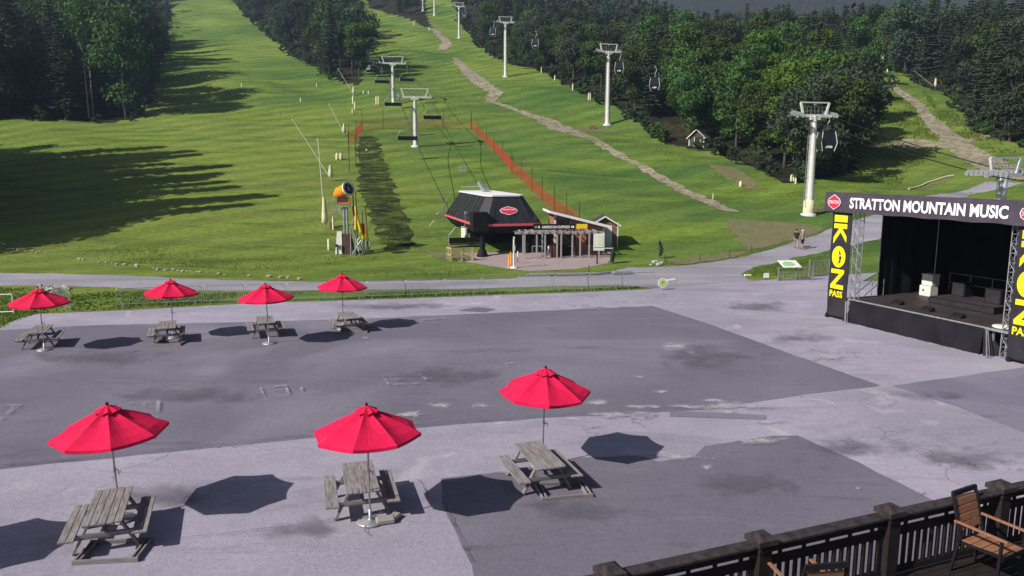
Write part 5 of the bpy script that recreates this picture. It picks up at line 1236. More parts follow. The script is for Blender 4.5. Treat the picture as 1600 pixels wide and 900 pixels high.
def hydrant(px, lab, h=1.3, w=.24, twin=False):
    h *= .82; w *= .78
    g = G(*px); t = thing('hydrant_pad', g, lab, 'hydrant pad')
    q = MB()
    for s in ((-.5, .5) if twin else (0,)): q.lathe([(w * .9, .05), (w, .2), (w * .9, h * .8), (w * .35, h)], c=(s * w * 2.2, 0, 0), n=10)
    q.build('pad', 'cream', t); MB().tube((0, .1, 0), (0, .1, h * 1.15), .05, n=6).build('standpipe', 'galv', t)
for px, lab, h, w, tw in [((530, 250), 'pair of yellowish pads above the orange fan gun', 1.3, .34, True), ((378, 137), 'upper small pale marker pad alone on the left grassy run', 1.3, .2, False), ((470, 160), 'lower small pale marker pad alone on the left grassy run', 1.2, .2, False), ((495, 136), 'small pale pad right of the two lone pads on the left run', 1.1, .18, False),
                          ((503, 95), 'pale pad on the left edge of the middle wood, upper one', 1.6, .22, False), ((514, 108), 'pale pad against the middle wood above the leaning lance foot', 2, .25, False), ((527, 120), 'pale pad lower on the left edge of the middle wood', 1.9, .24, False), ((552, 163), 'pale pad just below the tip of the middle wood', 2.2, .3, False), ((555, 172), 'pale pad second below the tip of the middle wood', 2.0, .28, False), ((551, 178), 'pale pad third below the tip of the middle wood', 1.2, .2, False),
                          ((568, 147), 'small white pad left of a close pair under the wood tip', 1.0, .2, False), ((576, 148), 'small white pad right of a close pair under the wood tip', 1.0, .2, False), ((590, 164), 'forked yellowish pad left of the second chairlift tower', 2.2, .26, True), ((415, 52), 'pale pad by the left grass edge of the middle wood, highest', 3.0, .3, False), ((434, 53), 'pale pad beside the highest leaning lance', 1.8, .3, False),
                          ((846, 115), 'small pale pad at the right wood edge above two others', 2.0, .2, False), ((867, 126), 'small pale pad second down the right wood edge', 1.6, .25, False), ((895, 142), 'pale pad third down the right wood edge', 2.0, .25, False), ((921, 157), 'pale forked pad behind the middle white tower', 1.9, .22, True), ((1238, 284), 'yellowish double pad at the wood edge left of the padded tower', 1.1, .18, True), ((1243, 288), 'yellowish pad just below the double pad near the padded tower', 1.0, .16, False),
                          ((1386, 118), 'white pad at the top of the right dirt trail', 2.0, .3, False), ((1378, 98), 'white pad above the top of the right dirt trail', 2.6, .3, True), ((1363, 101), 'small white pad left of the highest pads by the right trail', 1.3, .3, False), ((1504, 143), 'pointed white pad on the grass right of the upper dirt trail', 1.9, .33, False), ((1531, 197), 'small white pad under the dark trees at the right edge', 1.5, .2, False), ((1157, 292), 'pale box-like pad on the grass below the wood, end of the long hose', .9, .26, False), ((1114, 312), 'thin yellow stake on the grass below the lower trail', .9, .07, False),
                          ((521, 360), 'pale pad beside the foot of the upright lance', 1.7, .16, False), ((671, 48), 'small pale pad at the top start of the dirt trail', 1.6, .3, False), ((647, 40), 'small white pad under the uppermost wood', 1.8, .3, False), ((573, 236), 'small white marker ball on the dark soil bank', .4, .2, False), ((652, 5), 'pale pad by the uppermost towers', 2.2, .3, False)]:
    hydrant(px, lab, h, w, tw)
for px, lab, m in (((514, 391), 'short greenish white post left of the fan gun crate', 'cream'),):
    o = MB().lathe([(.11, 0), (.12, .1), (.11, .95), (.05, 1.0)], n=8).build('marker_post', m); o.location = G(*px); tag(o, lab, 'post')
# fan gun on its tower
g = G(546, 396); t = thing('fan_gun', g, 'orange barrel-shaped snow fan gun on twin grey poles above a timber crate', 'snow fan gun')
for x in (-.38, -.10): MB().tube((x, 0, 0), (x * .9, 0, 4.15), .10, n=8).build('pole', 'galv', t)
q = MB(); q.add([(-.95, -.45, 0), (.45, -.45, 0), (.45, .45, 0), (-.95, .45, 0), (-.75, -.35, 1.75), (.15, -.35, 1.7), (.15, .35, 1.7), (-.75, .35, 1.75)], [(0, 1, 5, 4), (1, 2, 6, 5), (2, 3, 7, 6), (3, 0, 4, 7), (4, 5, 6, 7)]); cr0 = q.build('crate', 'crateb', t)
q = MB(); q.add([(-1.12, -.50, 0), (-.52, -.50, 0), (-.52, -.40, 1.95), (-.92, -.40, 1.95), (-1.12, .30, 0), (-.96, -.46, 0), (-.90, .3, 1.9), (-.92, -.38, 1.9)], [(0, 1, 2, 3), (4, 0, 3, 6)]); q.build('white_panel', 'white', cr0)
q = MB(); q.bar((-1.4, 0, 3.75), (-.1, 0, 3.85), .14, .16); q.bar((-1.3, 0, 3.7), (-.4, 0, 3.3), .08, .08); q.box((-.3, 0, 4.1), (.9, .5, .10)); 
for x, y in ((-1.35, -.3), (-1.35, .3), (-.9, -.3), (-.9, .3)): q.bar((x, y, 3.8), (x, y, 4.7), .035, .035)
q.bar((-1.35, -.3, 4.7), (-.9, -.3, 4.7), .035, .035); q.bar((-1.35, .3, 4.7), (-.9, .3, 4.7), .035, .035); q.build('work_platform', 'galv', t)
a = Vector((-1.05, .55, 5.05)); c = Vector((.12, -.35, 5.55)); dq = (c - a).normalized()
q = MB(); q.tube(a, a + dq * .35, .34, .46, n=20); q.tube(a + dq * .35, c, .52, .55, n=20, cap=True); br_ = q.build('barrel', 'orange', t)
q = MB(); q.tube(a - dq * .18, a, .22, .3, n=16); q.build('motor_cover', 'yellow', br_)
# white rim and dark mouth with fan blades
side = dq.cross(Vector((0, 0, 1))).normalized(); upv = side.cross(dq)
q = MB(); n = 28; vs = []
for rr1_, off in ((.50, .0), (.62, .0), (.64, .16), (.50, .16)):
    for k in range(n): an = 2 * math.pi * k / n; vs.append(c + dq * off + (side * math.cos(an) + upv * math.sin(an)) * rr1_)
q.add(vs, [(r_ * n + k, r_ * n + (k + 1) % n, ((r_ + 1) % 4) * n + (k + 1) % n, ((r_ + 1) % 4) * n + k) for r_ in range(4) for k in range(n)]); q.build('rim', 'white', br_)
q = MB(); q.tube(c + dq * .02, c + dq * .06, .5, n=24); q.build('mouth', 'black', br_)
q = MB()
for k in range(3): an = k * math.pi / 3 + .6; e = (side * math.cos(an) + upv * math.sin(an)) * .47; q.bar(c + dq * .10 - e, c + dq * .10 + e, .05, .03)
q.tube(c + dq * .07, c + dq * .14, .12, n=10); q.build('fan_guard', 'alu', br_)
q = MB(); q.box((-.35, .05, 4.55), (1.0, .6, .55)); q.build('gun_cradle', M['maroon'], t, bevel=.02)
q = MB(); q.path([(-.75, -.32, 4.35), (.2, -.32, 4.35), (.2, -.32, 4.85)], .05); q.build('cradle_rail', 'orange', t)
t = at('hose_rack', (566, 396), 'dark pipe frame with bright yellow padded hoses beside the fan gun', 'hose rack')
for x, hh in ((-.55, 5.2), (.2, 3.6), (.5, 3.9)): MB().tube((x, .1, 0), (x - .12, .1, hh), .05, n=6).build('frame_pipe', 'bark', t)
q = MB(); q.path([(-.45, -.05, 4.1), (-.30, -.05, 3.0), (-.05, -.05, 1.9), (.12, -.05, 1.3)], .12, 8); q.build('yellow_pad', 'yellow', t)
q = MB(); q.path([(.42, -.05, 2.2), (.48, -.05, 1.1)], .12, 8); q.build('yellow_pad', 'yellow', t)
MB().box((.12, .2, 2.1), (.6, .1, .9)).build('orange_sheet', 'orange', t)
q = MB(); q.path([(-.9, -.2, 1.5), (-.4, -.25, 1.2), (.0, -.2, .4), (.1, -.15, .0)], .06, 6); q.path([(.2, 0, 1.5), (.0, -.1, .8), (.25, -.1, .1)], .07, 6); q.path([(.5, 0, 1.4), (.75, -.1, .8), (.5, -.1, .1)], .06, 6); q.path([(.35, 0, 1.3), (.3, -.1, .6), (.45, -.1, .1)], .06, 6); q.build('hose', 'galv', t)
t = at('feed_pipes', (553, 399), 'tangle of grey and yellow feed pipes between the fan gun and the padded hoses', 'feed pipes')
for k_, (pts_, rr__, mm_) in enumerate([([(-.3, .2, 0), (-.25, .2, 2.3), (.1, .1, 3.2)], .05, 'galv'), ([(.1, 0, 0), (.2, .1, 1.5), (-.1, .1, 2.4)], .06, 'galv'), ([(.45, 0, 0), (.3, .1, 1.3), (.5, .1, 1.5)], .05, 'white'), ([(-.1, -.2, .1), (.4, -.2, .9), (.7, -.1, 1.3)], .06, 'galv'), ([(.2, .1, 2.2), (.25, .1, 3.4)], .11, 'yellow'), ([(.05, .1, 3.3), (-.05, .1, 4.2)], .08, 'brown'), ([(.3, .2, 0), (.28, .2, 5.4)], .05, 'bark')]): MB().path(pts_, rr__, 6).build('pipe', mm_, t)
t = at('valve_stand', (527, 398), 'small grey valve stand left of the fan gun crate', 'valve stand'); MB().path([(0, 0, 0), (0, 0, .8), (.4, 0, .8), (.4, 0, .2)], .05).build('pipe', 'galv', t); MB().tube((0, -.1, .8), (0, -.16, .8), .14, n=12).build('valve_wheel', 'maroon', t)
t = at('pipe_post_cluster', (547, 268), 'dark slender pipe posts rising along the bank above the fan gun', 'pipe posts')
for x, y, hh in ((-.1, 0, 5.5), (.25, 3, 5.2), (-.2, 8, 4.0)): MB().tube((x, y, 0), (x, y, hh), .06, n=6).build('pipe', 'bark', t)
t = at('hydrant_cluster', (517, 358), 'small brown and pale hydrant fittings beside the upright lance', 'hydrant'); MB().lathe([(.16, 0), (.16, .5), (.08, .8)], n=8).build('valve', 'brown', t); MB().tube((.25, 0, 0), (.25, 0, .9), .07, n=6).build('standpipe', 'cream', t); MB().tube((-.1, 0, .45), (.25, 0, .5), .05, n=6).build('coupling', 'galv', t)

# orange mesh fences
def net_fence(pxs, hh, lab, nh=1.2, dens='net', ph=2.2, opacity=1):
    P = [G(*p) for p in pxs]; t = thing('mesh_fence', P[0], lab, 'fence'); o0 = P[0]
    for p in P: MB().tube(p - o0, p - o0 + Vector((0, 0, ph)), .055, .045, n=6).build('post', 'bark', t)
    q = MB()
    for a, c in zip(P, P[1:]):
        a = a - o0; c = c - o0; L = (c - a).length; n = max(2, int(L / .22)); m_ = 7
        for j in range(m_ + 1):
            z = .1 + nh * j / m_; q.bar(a + Vector((0, 0, z)), c + Vector((0, 0, z)), .012, .03 if opacity == 1 else .018)
        for k in range(n + 1):
            p = a.lerp(c, k / n); q.bar(p + Vector((0, 0, .1)), p + Vector((0, 0, .1 + nh)), .026 if opacity == 1 else .014, .012)
    o = q.build('net', 'net', t); return t
net_fence([(737, 202), (747, 213), (760, 225), (772, 237), (785, 250), (800, 270), (815, 282), (831, 299), (847, 315), (866, 332), (885, 345), (905, 360)], 2.6, 'long orange mesh fence running down beside the lift station', 1.5, ph=2.9)
net_fence([(545, 226), (557, 219), (566, 205)], 2.3, 'short red-orange fence piece beside the leaning lance', 1.9, ph=3.2)
net_fence([(566, 203), (599, 202), (643, 201), (693, 201), (736, 202)], 3, 'faint orange mesh fence with dark posts crossing the run below the towers', 1.3, ph=3.6, opacity=0)
# small hut at the wood edge
t = at('wooden_hut', (1088, 229), 'small grey-roofed wooden hut with white trim at the wood edge', 'hut', -.55)
q = MB(); ws, ds, h1_, h2_ = 2.6, 3.0, 1.5, 2.7
q.add([(-ws/2, 0, -.4), (ws/2, 0, -.4), (ws/2, ds, -.4), (-ws/2, ds, -.4), (-ws/2, 0, h1_), (ws/2, 0, h1_), (ws/2, ds, h1_), (-ws/2, ds, h1_), (0, 0, h2_), (0, ds, h2_)], [(0, 1, 5, 8, 4), (1, 2, 6, 5), (2, 3, 7, 9, 6), (3, 0, 4, 7)]); q.build('wall', 'bark', t)
q = MB()
for s in (-1, 1): q.add([(s * (ws/2 + .3), -.3, h1_ - .28), (0, -.3, h2_ + .02), (0, ds + .3, h2_ + .02), (s * (ws/2 + .3), ds + .3, h1_ - .28), (s * (ws/2 + .3), -.3, h1_ - .18), (0, -.3, h2_ + .12), (0, ds + .3, h2_ + .12), (s * (ws/2 + .3), ds + .3, h1_ - .18)], [(0, 1, 2, 3), (7, 6, 5, 4), (0, 4, 5, 1), (1, 5, 6, 2), (2, 6, 7, 3), (3, 7, 4, 0)])
q.build('roof', M['wood'], t)
q = MB()
for s in (-1, 1): q.bar((s * (ws/2 + .32), -.34, h1_ - .23), (0, -.34, h2_ + .07), .05, .14)
q.build('barge_board', 'white', t)
for x in (-ws/2 + .06, ws/2 - .06): MB().box((x, -.03, .5), (.14, .06, 1.9)).build('corner_trim', 'white', t)
d0 = MB().box((.15, -.02, .65), (.95, .05, 1.7)).build('door', 'glass', t)
for x in (-.35, .65): MB().box((x, -.04, .65), (.10, .06, 1.75)).build('door_frame', 'white', d0)
t = at('equipment_crate', (926, 201), 'small reddish crates lying at the foot of the middle white tower', 'crate'); MB().box((0, 0, .3), (.8, .6, .6)).build('crate', 'brown', t); MB().box((0, 0, .62), (.84, .64, .06)).build('lid', 'orange', t)
# hose lines lying on the slope
def line_on_ground(px, r, m, nm, lab, cat):
    P = [G(*p) + Vector((0, 0, r)) for p in px]; o0 = P[0]; pts = []
    for a, c in zip(P, P[1:]):
        n = max(1, int((c - a).length / 2))
        for k in range(n): p = a.lerp(c, k / n); p.z = hgt(p.x, p.y) + r; pts.append(p - o0)
    pts.append(P[-1] - o0); o = MB().path(pts, r, 6).build(nm, m); o.location = o0; tag(o, lab, cat)
line_on_ground([(1157, 292), (1180, 296), (1200, 301)], .07, 'brown', 'ground_pipe', 'thin brown pipe lying on the grass right of the pale pad', 'pipe')
line_on_ground([(1420, 296), (1450, 286), (1478, 277), (1490, 275)], .10, 'cream', 'ground_pipe', 'pale pipe lying across the grass above the stage roof', 'pipe')

# ------------------------------------------------------------------ trees
def leaf_quad(q, c, s, rnd, bias=None):
    a = Vector((rnd.gauss(0, 1), rnd.gauss(0, 1), rnd.gauss(0, .6)))
    n = Vector((rnd.gauss(0, 1), rnd.gauss(0, 1), rnd.gauss(.5, 1)))
    if bias is not None: n += bias * 1.2
    n.normalize(); x = n.cross(a)
    if x.length < 1e-3: return
    x.normalize(); y = n.cross(x); x = x * s * rnd.uniform(.7, 1.2); y = y * s * rnd.uniform(.45, .8)
    q.add([c - x - y * .3, c - x * .1 - y, c + x, c + x * .1 + y], [(0, 1, 2, 3)])
def spruce_crown(rnd, h, dens=1.0, Rr=.17, base=.10, leaf=1.0):
    q = MB(); z = h * base; lev = 0
    while z < h * .985:
        f = (z - h * base) / (h * (1 - base)); r = Rr * h * (1 - f) ** .85 * rnd.uniform(.78, 1.12) + .12; n = max(4, int((6 + 5 * (1 - f)) * dens)); off = rnd.uniform(0, 6.28)
        for k in range(n):
            if rnd.random() < .10: continue
            a = off + 6.283 * k / n + rnd.uniform(-.25, .25); L = r * rnd.uniform(.6, 1.15); droop = rnd.uniform(.12, .42) * (1.15 - f); m = max(2, int(L / .38))
            d = Vector((math.cos(a), math.sin(a), 0)); s_ = Vector((-d.y, d.x, 0))
            for j in range(m):
                t = (j + .6) / m; c = d * L * t + Vector((0, 0, z - L * t * droop + .15 * t * t * L)); w = (.42 - .16 * t) * leaf
                for sd in (-1, 1):
                    tip = c + s_ * sd * w * rnd.uniform(.8, 1.3) + d * .28 * leaf + Vector((0, 0, -rnd.uniform(.05, .22))); e = c - d * .22 * leaf + Vector((0, 0, rnd.uniform(-.05, .08)))
                    q.add([e, c + s_ * sd * w * .3 - d * .05 + Vector((0, 0, .05)), tip, c + d * .36 * leaf + Vector((0, 0, rnd.uniform(-.12, .02)))], [(0, 1, 2, 3)])
        z += h * .030 * rnd.uniform(.7, 1.2) / (dens ** .5); lev += 1
    for k in range(6): leaf_quad(q, Vector((0, 0, h * (.97 + .006 * k))), .14, rnd)
    return q
def broad_crown(rnd, h, clumps=26, per=110, wid=.30, leaf=.34, lo=.28):
    q = MB(); cz = h * (1 + lo) / 2; rz = h * (1 - lo) / 2; rx = h * wid
    C_ = []
    for k in range(clumps):
        u = rnd.uniform(-1, 1); a = rnd.uniform(0, 6.283); rr_ = rnd.uniform(.45, .88); s = math.sqrt(1 - u * u)
        wv = 1.0 if u > -.2 else .85
        C_.append((Vector((math.cos(a) * s * rx * rr_ * wv, math.sin(a) * s * rx * rr_ * wv, cz + u * rz * rr_)), h * rnd.uniform(.075, .125)))
    for c, r in C_:
        for j in range(per):
            d = Vector((rnd.gauss(0, 1), rnd.gauss(0, 1), rnd.gauss(0, 1))); d.normalize(); rad = r * rnd.uniform(.45, 1.12); p = c + Vector((d.x * rad * 1.15, d.y * rad * 1.15, d.z * rad * .8))
            leaf_quad(q, p, leaf, rnd, d)
    return q, C_
def trunk_mesh(rnd, h, r, limbs=(), m='bark', bend=.02):
    q = MB(); pts = [Vector((rnd.uniform(-1, 1) * bend * h * f, rnd.uniform(-1, 1) * bend * h * f, h * f)) for f in (0, .25, .5, .75, 1)]; pts[0] = Vector((0, 0, -.5))
    for k in range(4): q.tube(pts[k], pts[k+1], r * (1 - k * .22), r * (1 - (k + 1) * .22), n=7, cap=False)
    for c, _ in limbs:
        s0 = Vector((0, 0, min(c.z * .7, h * .8))); q.tube(s0, s0.lerp(c, .5) + Vector((0, 0, .2)), r * .35, r * .22, n=5, cap=False); q.tube(s0.lerp(c, .5) + Vector((0, 0, .2)), c, r * .22, r * .08, n=5, cap=False)
    return q
HID = {}
def make_tree(kind, variant):
    rnd = random.Random(kind + str(variant)); nm = {'spruce': 'spruce_tree', 'maple': 'broadleaf_tree', 'bright': 'broadleaf_tree', 'dull': 'broadleaf_tree', 'birch': 'birch_tree', 'shrub': 'shrub'}[kind]
    t = thing(nm, (0, 0, 0), 'x', 'tree' if kind != 'shrub' else 'shrub')
    if kind == 'spruce':
        h = 16; trunk_mesh(rnd, h * .97, .2, bend=.004).build('trunk', 'bark', t); spruce_crown(rnd, h, Rr=(.17, .145, .20, .16)[variant % 4], base=(.06, .14, .05, .2)[variant % 4]).build('crown', 'needle', t)
    elif kind in ('maple', 'bright', 'dull'):
        h = 14; q, cs = broad_crown(rnd, h, (26, 32, 22)[variant % 3], (190, 160, 190)[variant % 3], (.28, .33, .24)[variant % 3], leaf=.27, lo=(.04, .08, .12)[variant % 3]); trunk_mesh(rnd, h * .8, .22, cs[::3]).build('trunk', 'bark', t); q.build('crown', {'maple': 'leaf', 'bright': 'leafb', 'dull': 'leafd'}[kind], t)
    elif kind == 'birch':
        h = 22; q, cs = broad_crown(rnd, h, 22, 60, .13, .28, lo=.52); trunk_mesh(rnd, h * .9, .17, cs[::2], bend=.012).build('trunk', 'birch', t); q.build('crown', 'leafd' if variant else 'leaf', t)
    elif kind == 'shrub':
        h = 2; q, cs = broad_crown(rnd, h, 12, 60, .55, .13, lo=0.05); trunk_mesh(rnd, h * .6, .04, cs[::3]).build('trunk', 'bark', t); q.build('crown', 'leaf' if variant else 'leafd', t)
    return t
PR = {}
for kind, n in (('spruce', 4), ('maple', 3), ('bright', 2), ('dull', 3), ('birch', 2), ('shrub', 2)):
    for v in range(n): PR[(kind, v)] = [proto(make_tree(kind, v)), False]
NV = {'spruce': 4, 'maple': 3, 'bright': 2, 'dull': 3, 'birch': 2, 'shrub': 2}
tr_rnd = random.Random(21); ntree = 0
def plant(kind, x, y, s, lab, group=None, rz=None, sz=None):
    global ntree; ntree += 1
    v = tr_rnd.randrange(NV[kind]); p = PR[(kind, v)]; loc = (x, y, hgt(x, y) - .15); rz = tr_rnd.uniform(0, 6.28) if rz is None else rz
    sc = (s * tr_rnd.uniform(.92, 1.1), s * tr_rnd.uniform(.92, 1.1), s if sz is None else sz)
    if not p[1]:
        o = p[0]; o.location = loc; o.rotation_euler = (0, 0, rz); o.scale = sc; o['label'] = lab; p[1] = True
        if group: o['group'] = group
        return o
    return dup(p[0], loc, rz, lab, sc, group)
def screen(x, y, z):
    dep = y * math.cos(TH) - (z - H) * math.sin(TH); up_ = (z - H) * math.cos(TH) + y * math.sin(TH)
    return 800 + F * x / dep, 450 - F * up_ / dep
placed = []
def ok(x, y, d):
    for (a, b_) in placed:
        if (a - x) ** 2 + (b_ - y) ** 2 < d * d: return False
    placed.append((x, y)); return True
KN = {'spruce': 'dark spruce', 'maple': 'green broadleaf tree', 'bright': 'bright green broadleaf tree', 'dull': 'dull brownish broadleaf tree', 'birch': 'pale-trunked birch'}
far_pts = []
LM = {'left': [(60, 'at the far left'), (125, 'left of the two birches'), (165, 'around the two birches'), (215, 'right of the birches'), (9e9, 'beside the grassy run')],
      'mid': [(420, 'nearest the left run'), (500, 'above the leaning lances'), (545, 'in its middle'), (9e9, 'beside the chairlift towers')],
      'top': [(620, 'left part'), (9e9, 'right part')],
      'right': [(760, 'by the highest tower'), (835, 'behind the fourth tower'), (900, 'above the pale pads'), (955, 'left of the middle tower'), (1010, 'right of the middle tower'), (1060, 'around the cabin'), (1125, 'above the wooden hut'), (1190, 'right of the wooden hut'), (1250, 'left of the padded tower'), (1300, 'behind the padded tower'), (9e9, 'beside the small meadow')],
      'rr': [(1420, 'above the dirt trail top'), (1480, 'behind the leaning lance'), (1540, 'above the trail end'), (9e9, 'at the right edge')]}
def tree_label(kind, lab, poly, x, y):
    d = 1e9
    for a, c in zip(poly, poly[1:] + poly[:1]):
        a2, c2 = a.xy, c.xy; ab = c2 - a2; t_ = max(0, min(1, (Vector((x, y)) - a2).dot(ab) / max(ab.length_squared, 1e-6))); d = min(d, (Vector((x, y)) - a2 - ab * t_).length)
    row = 'front row' if d < 6 else 'second row' if d < 13 else 'third row' if d < 21 else 'fourth row' if d < 30 else 'back'
    sx = screen(x, y, hgt(x, y) + 8)[0]; w, key = lab
    return '%s, %s of %s wood, %s' % (KN[kind], row, w, next(n for m_, n in LM[key] if sx < m_))
def fill(poly, spacing, mixk, hs, lab, grp, depth=1e9, maxn=400, edge=None):
    """individual trees over the part of this wood that the picture can see, nearest first"""
    xs = [p[0] for p in poly]; ys = [p[1] for p in poly]; cand = []
    y = min(ys)
    while y < min(max(ys), 470):
        sp_ = spacing * (1 + max(0, y - 120) / 260); x = max(min(xs), -.9 * y)
        while x < min(max(xs), .9 * y):
            px, py = x + tr_rnd.uniform(-.42, .42) * sp_, y + tr_rnd.uniform(-.42, .42) * sp_
            if inside((px, py), poly): cand.append((py, px))
            x += sp_
        y += sp_
    cand.sort(); n = 0
    for (py, px) in cand:
        sx, sy = screen(px, py, hgt(px, py) + 14)
        if sx < -170 or sx > 1740: continue
        sx2, syb = screen(px, py, hgt(px, py) + 2)
        if sy < -60 and syb < -5: continue
        if n >= maxn: far_pts.append((px, py)); continue
        if not ok(px, py, spacing * .55): continue
        kind = tr_rnd.choices([k for k, _ in mixk], [w for _, w in mixk])[0]
        if poly is F_R and py < 165 and 1035 < sx < 1275 and kind in ('dull', 'spruce') and tr_rnd.random() < .62: kind = tr_rnd.choice(['maple', 'maple', 'bright'])
        hh = tr_rnd.uniform(*hs)
        base = {'spruce': 16, 'maple': 14, 'bright': 14, 'dull': 14, 'birch': 22}[kind]; s = hh / base * (1 if kind == 'spruce' else .95)
        plant(kind, px, py, max(.6, s * .92) if kind != 'spruce' else s, tree_label(kind, lab, poly, px, py), '%s %s' % ({'spruce': 'spruces', 'maple': 'green broadleaf trees', 'bright': 'bright broadleaf trees', 'dull': 'dull broadleaf trees', 'birch': 'birches'}[kind], grp), sz=s); n += 1
    return n
# trees that stand out
def special(kind, px, s, lab, sz=None):
    g = G(*px); placed.append((g.x, g.y)); plant(kind, g.x, g.y, s, lab, sz=sz)
special('birch', (139, 184), 1.0, 'tall birch with a pale bare leaning trunk at the edge of the left wood', 1.15)
special('birch', (146, 182), .8, 'slimmer pale birch trunk right beside the leaning birch of the left wood', 1.2)
special('bright', (1225, 262), 1.15, 'large bright green maple at the front of the right wood')
special('maple', (1150, 235), 1.05, 'rounded green maple behind the wooden hut')
special('bright', (1215, 200), 1.05, 'bright green crown rising behind the front maple of the right wood')
special('maple', (1075, 206), 1.0, 'green broadleaf tree left of the wooden hut')
special('dull', (1300, 262), 1.1, 'dull dark tree at the right corner of the right wood beside the padded tower')
special('dull', (1335, 240), 1.05, 'dull dark tree closing the right end of the wood at the small meadow')
special('maple', (888, 128), .9, 'green broadleaf tree at the wood edge above the third pale pad')
nL = fill(F_LEFT, 6.2, [('spruce', 6), ('dull', 2), ('maple', 1.4)], (20, 27), ('left', 'left'), 'of the left wood', maxn=130)
nM = fill(F_MID, 5.6, [('spruce', 6), ('dull', 2), ('maple', 1)], (15, 21), ('middle', 'mid'), 'of the narrow middle wood', maxn=90)
nT = fill(F_TOP, 7, [('spruce', 5), ('dull', 2), ('maple', 1)], (14, 19), ('uppermost', 'top'), 'of the uppermost wood', maxn=40)
nR = fill(F_R, 5.4, [('spruce', 4.6), ('dull', 2.2), ('maple', 1.6), ('bright', .25)], (13, 18.5), ('large right', 'right'), 'of the large right wood', maxn=300)
nRR = fill(F_RR, 5.8, [('spruce', 4), ('dull', 2.6), ('maple', 1.4)], (15, 22), ('far right', 'rr'), 'of the far right wood', maxn=110)
print('TREES', nL, nM, nT, nR, nRR, len(far_pts))
# trees standing just left of the picture; they throw the long shade over the lower left slope
shade = [(-108, 117, 1.6), (-114, 124, 1.7), (-121, 131, 1.6), (-103, 111, 1.7), (-128, 137, 1.6)]
for (x, y) in [(-53, 73), (-57, 68), (-61, 64), (-66, 60), (-71, 57), (-77, 54), (-83, 51)]:
    for k in range(6):
        qx, qy = x - k * 3.0 + tr_rnd.uniform(-1, 1), y + k * 7.2 + tr_rnd.uniform(-1.5, 1.5)
        if qx / qy > -.765: qx = -.765 * qy - tr_rnd.uniform(0, 3)
        shade.append((qx, qy, tr_rnd.uniform(1.65, 2.0)))
        if k % 2 == 0 or k == 5: shade.append((min(qx - 3.5, -.90 * (qy + 2)), qy + 2, tr_rnd.uniform(1.7, 2.0)))
for i, (x, y, s) in enumerate(shade):
    wide = x / y < -.865; plant(('dull', 'maple')[i % 2] if wide else 'spruce', x, y, s * (.85 if wide else 1.15), 'tall dark tree just outside the left edge of the picture', 'tall trees left of the picture', sz=s * 1.05)
# undergrowth along the wood edges
sh_n = 0
for poly, dens, lab, grp in ((F_R[:13], 2.6, 'low shrub at edge of large right wood', 'shrubs at the edge of the right wood'), (F_LEFT[:7], 4.0, 'low shrub at edge of left wood', 'shrubs at the edge of the left wood'), (F_MID[:7], 4.5, 'low shrub at edge of middle wood', 'shrubs at the edge of the middle wood'), (F_RR[:7], 3.5, 'low shrub at edge of far right wood', 'shrubs at the edge of the far right wood')):
    for a, c in zip(poly, poly[1:]):
        L = (c.xy - a.xy).length; n = max(1, int(L / dens))
        for k in range(min(n, 26)):
            f = (k + tr_rnd.random()) / n
            if f > 1: continue
            p = a.lerp(c, f); x, y = p.x + tr_rnd.uniform(-1.6, 1.6), p.y + tr_rnd.uniform(-1.4, 2.0); sxx = screen(x, y, hgt(x, y))[0]; key = 'left' if poly[0] is F_LEFT[0] else 'mid' if poly[0] is F_MID[0] else 'rr' if poly[0] is F_RR[0] else 'right'; plant('shrub', x, y, tr_rnd.uniform(.5, 1.35) * (1 + y / 400), lab + ', ' + next(n_ for m_, n_ in LM[key] if sxx < m_), grp); sh_n += 1
# the rest of the woods and the far hillside as one mass each
def simple_trees(pts, name, seed, hs=(13, 19), n_=26):
    rnd = random.Random(seed); q = MB()
    for (x, y) in pts:
        z0 = hgt(x, y); h = rnd.uniform(*hs); sp_ = rnd.random() < .6; r = h * (.17 if sp_ else .28)
        for k in range(n_):
            f = rnd.random() ** .8
            if sp_: rad = r * (1 - f) * rnd.uniform(.5, 1.1); z = z0 + h * (.05 + .93 * f)
            else: rad = r * math.sqrt(max(0, 1 - (2 * f - 1) ** 2)) * rnd.uniform(.6, 1.1); z = z0 + h * (.25 + .7 * f)
            a = rnd.uniform(0, 6.283); d = Vector((math.cos(a), math.sin(a), .5)); leaf_quad(q, Vector((x + math.cos(a) * rad, y + math.sin(a) * rad, z)), h * .075, rnd, d)
    return q
rnd = random.Random(4); pts = list(far_pts)
y = 465
while y < 700:
    x = -.55 * y
    while x < .95 * y:
        px, py = x + rnd.uniform(-4, 4), y + rnd.uniform(-4, 4)
        sx, sy = screen(px, py, hgt(px, py) + 15)
        if sy > -10: pts.append((px, py))
        x += 9
    y += 9
o = simple_trees(pts, 'far_wood', 5).build('far_wood', 'needle'); tag(o, 'dense dark wood covering the far ridge', 'wood', kind='stuff')
pts = []; y = 1000
while y < 1420:
    x = -250
    while x < .80 * y:
        px, py = x + rnd.uniform(-7, 7), y + rnd.uniform(-7, 7); sx, sy = screen(px, py, hgt(px, py) + 15)
        if -30 < sy < 130 and 560 < sx < 1640: pts.append((px, py))
        x += 13
    y += 13
print('FARHILL', len(pts), 'far', len(far_pts), 'trees', ntree, 'shrubs', sh_n)
o = simple_trees(pts[:9000], 'hill_wood', 6, (12, 18), 12).build('hill_wood', 'leaf'); tag(o, 'hazy blue wooded hillside along the top right of the picture', 'wood', kind='stuff')

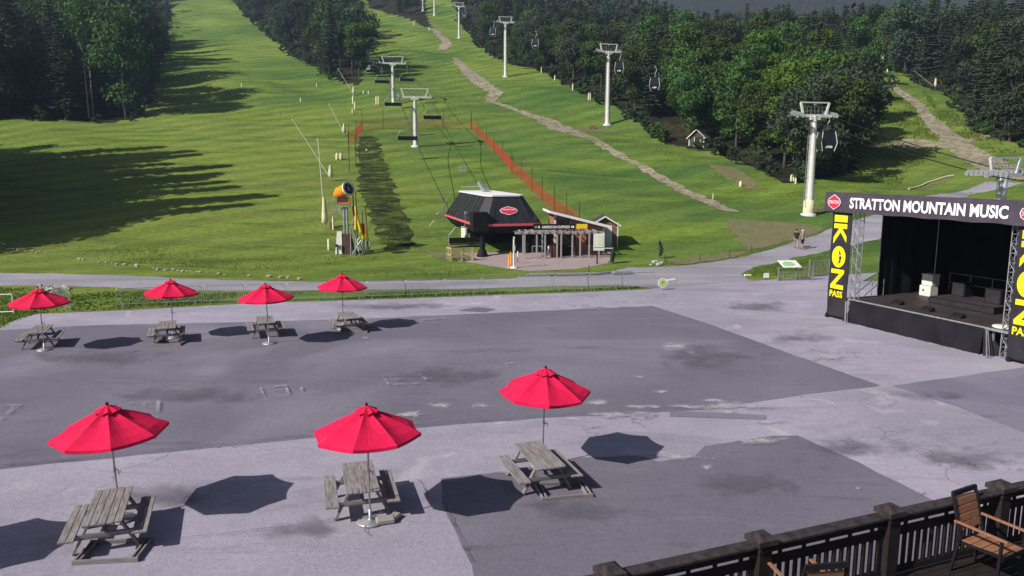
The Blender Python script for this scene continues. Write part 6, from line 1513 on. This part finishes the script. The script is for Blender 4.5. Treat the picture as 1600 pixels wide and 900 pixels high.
# rough grass: blades and weeds standing up from the sheet
def tufts(name, lab, regions, seed):
    rnd = random.Random(seed); q = MB()
    for poly, n, hh in regions:
        P = [G(*p) for p in poly]; xs = [p.x for p in P]; ys = [p.y for p in P]; k = 0; tries = 0
        while k < n and tries < n * 8:
            tries += 1; x, y = rnd.uniform(min(xs), max(xs)), rnd.uniform(min(ys), max(ys))
            if not inside((x, y), P) or mnoise.noise(Vector((x * .11, y * .09, seed))) + .5 * mnoise.noise(Vector((x * .4, y * .35, seed))) + rnd.uniform(-.25, .25) < .02: continue
            k += 1; z = hgt(x, y); h = hh * rnd.uniform(.4, 1.3)
            for j in range(2):
                a = rnd.uniform(0, 3.14); w = h * rnd.uniform(.25, .6); dx, dy = math.cos(a) * w, math.sin(a) * w
                q.add([(x - dx, y - dy, z - .02), (x + dx, y + dy, z - .02), (x + dx * .7 + rnd.uniform(-.3, .3) * h, y + dy * .7, z + h), (x - dx * .6 + rnd.uniform(-.3, .3) * h, y - dy * .6, z + h * .8)], [(0, 1, 2, 3)])
    o = q.build(name, 'tuft'); tag(o, lab, 'grass', kind='stuff')
tufts('meadow_grass', 'rough grass and weeds standing on the slopes', [([(262, 60), (400, 30), (470, 95), (545, 140), (530, 190), (260, 180), (225, 160)], 3500, .13), ([(0, 200), (540, 190), (540, 260), (0, 300)], 900, .08), ([(600, 20), (680, 50), (760, 160), (735, 185), (600, 185), (580, 60)], 2500, .16),
      ([(780, 110), (860, 120), (1000, 200), (1200, 280), (1290, 320), (1100, 320), (950, 235), (800, 165)], 2200, .12), ([(1350, 130), (1420, 160), (1480, 230), (1400, 290), (1350, 285)], 3500, .24), ([(1440, 140), (1520, 200), (1590, 240), (1530, 240), (1470, 190)], 1800, .26)], 1)
tufts('verge_grass', 'uneven grass strip between the gravel road and the plaza', [([(0, 450), (150, 456), (400, 459), (800, 455), (1000, 449), (990, 452), (700, 463), (400, 473), (200, 483), (60, 490), (0, 515)], 6000, .10), ([(1160, 433), (1180, 420), (1290, 398), (1290, 428), (1200, 436)], 1500, .12), ([(0, 395), (400, 425), (700, 432), (780, 428), (700, 405), (560, 400), (0, 372)], 3500, .07), ([(560, 225), (596, 225), (640, 385), (590, 385)], 260, .16)], 2)
for p in PR.values():
    if not p[1]:
        for c in list(kids(p[0])): bpy.data.objects.remove(c)
        bpy.data.objects.remove(p[0])
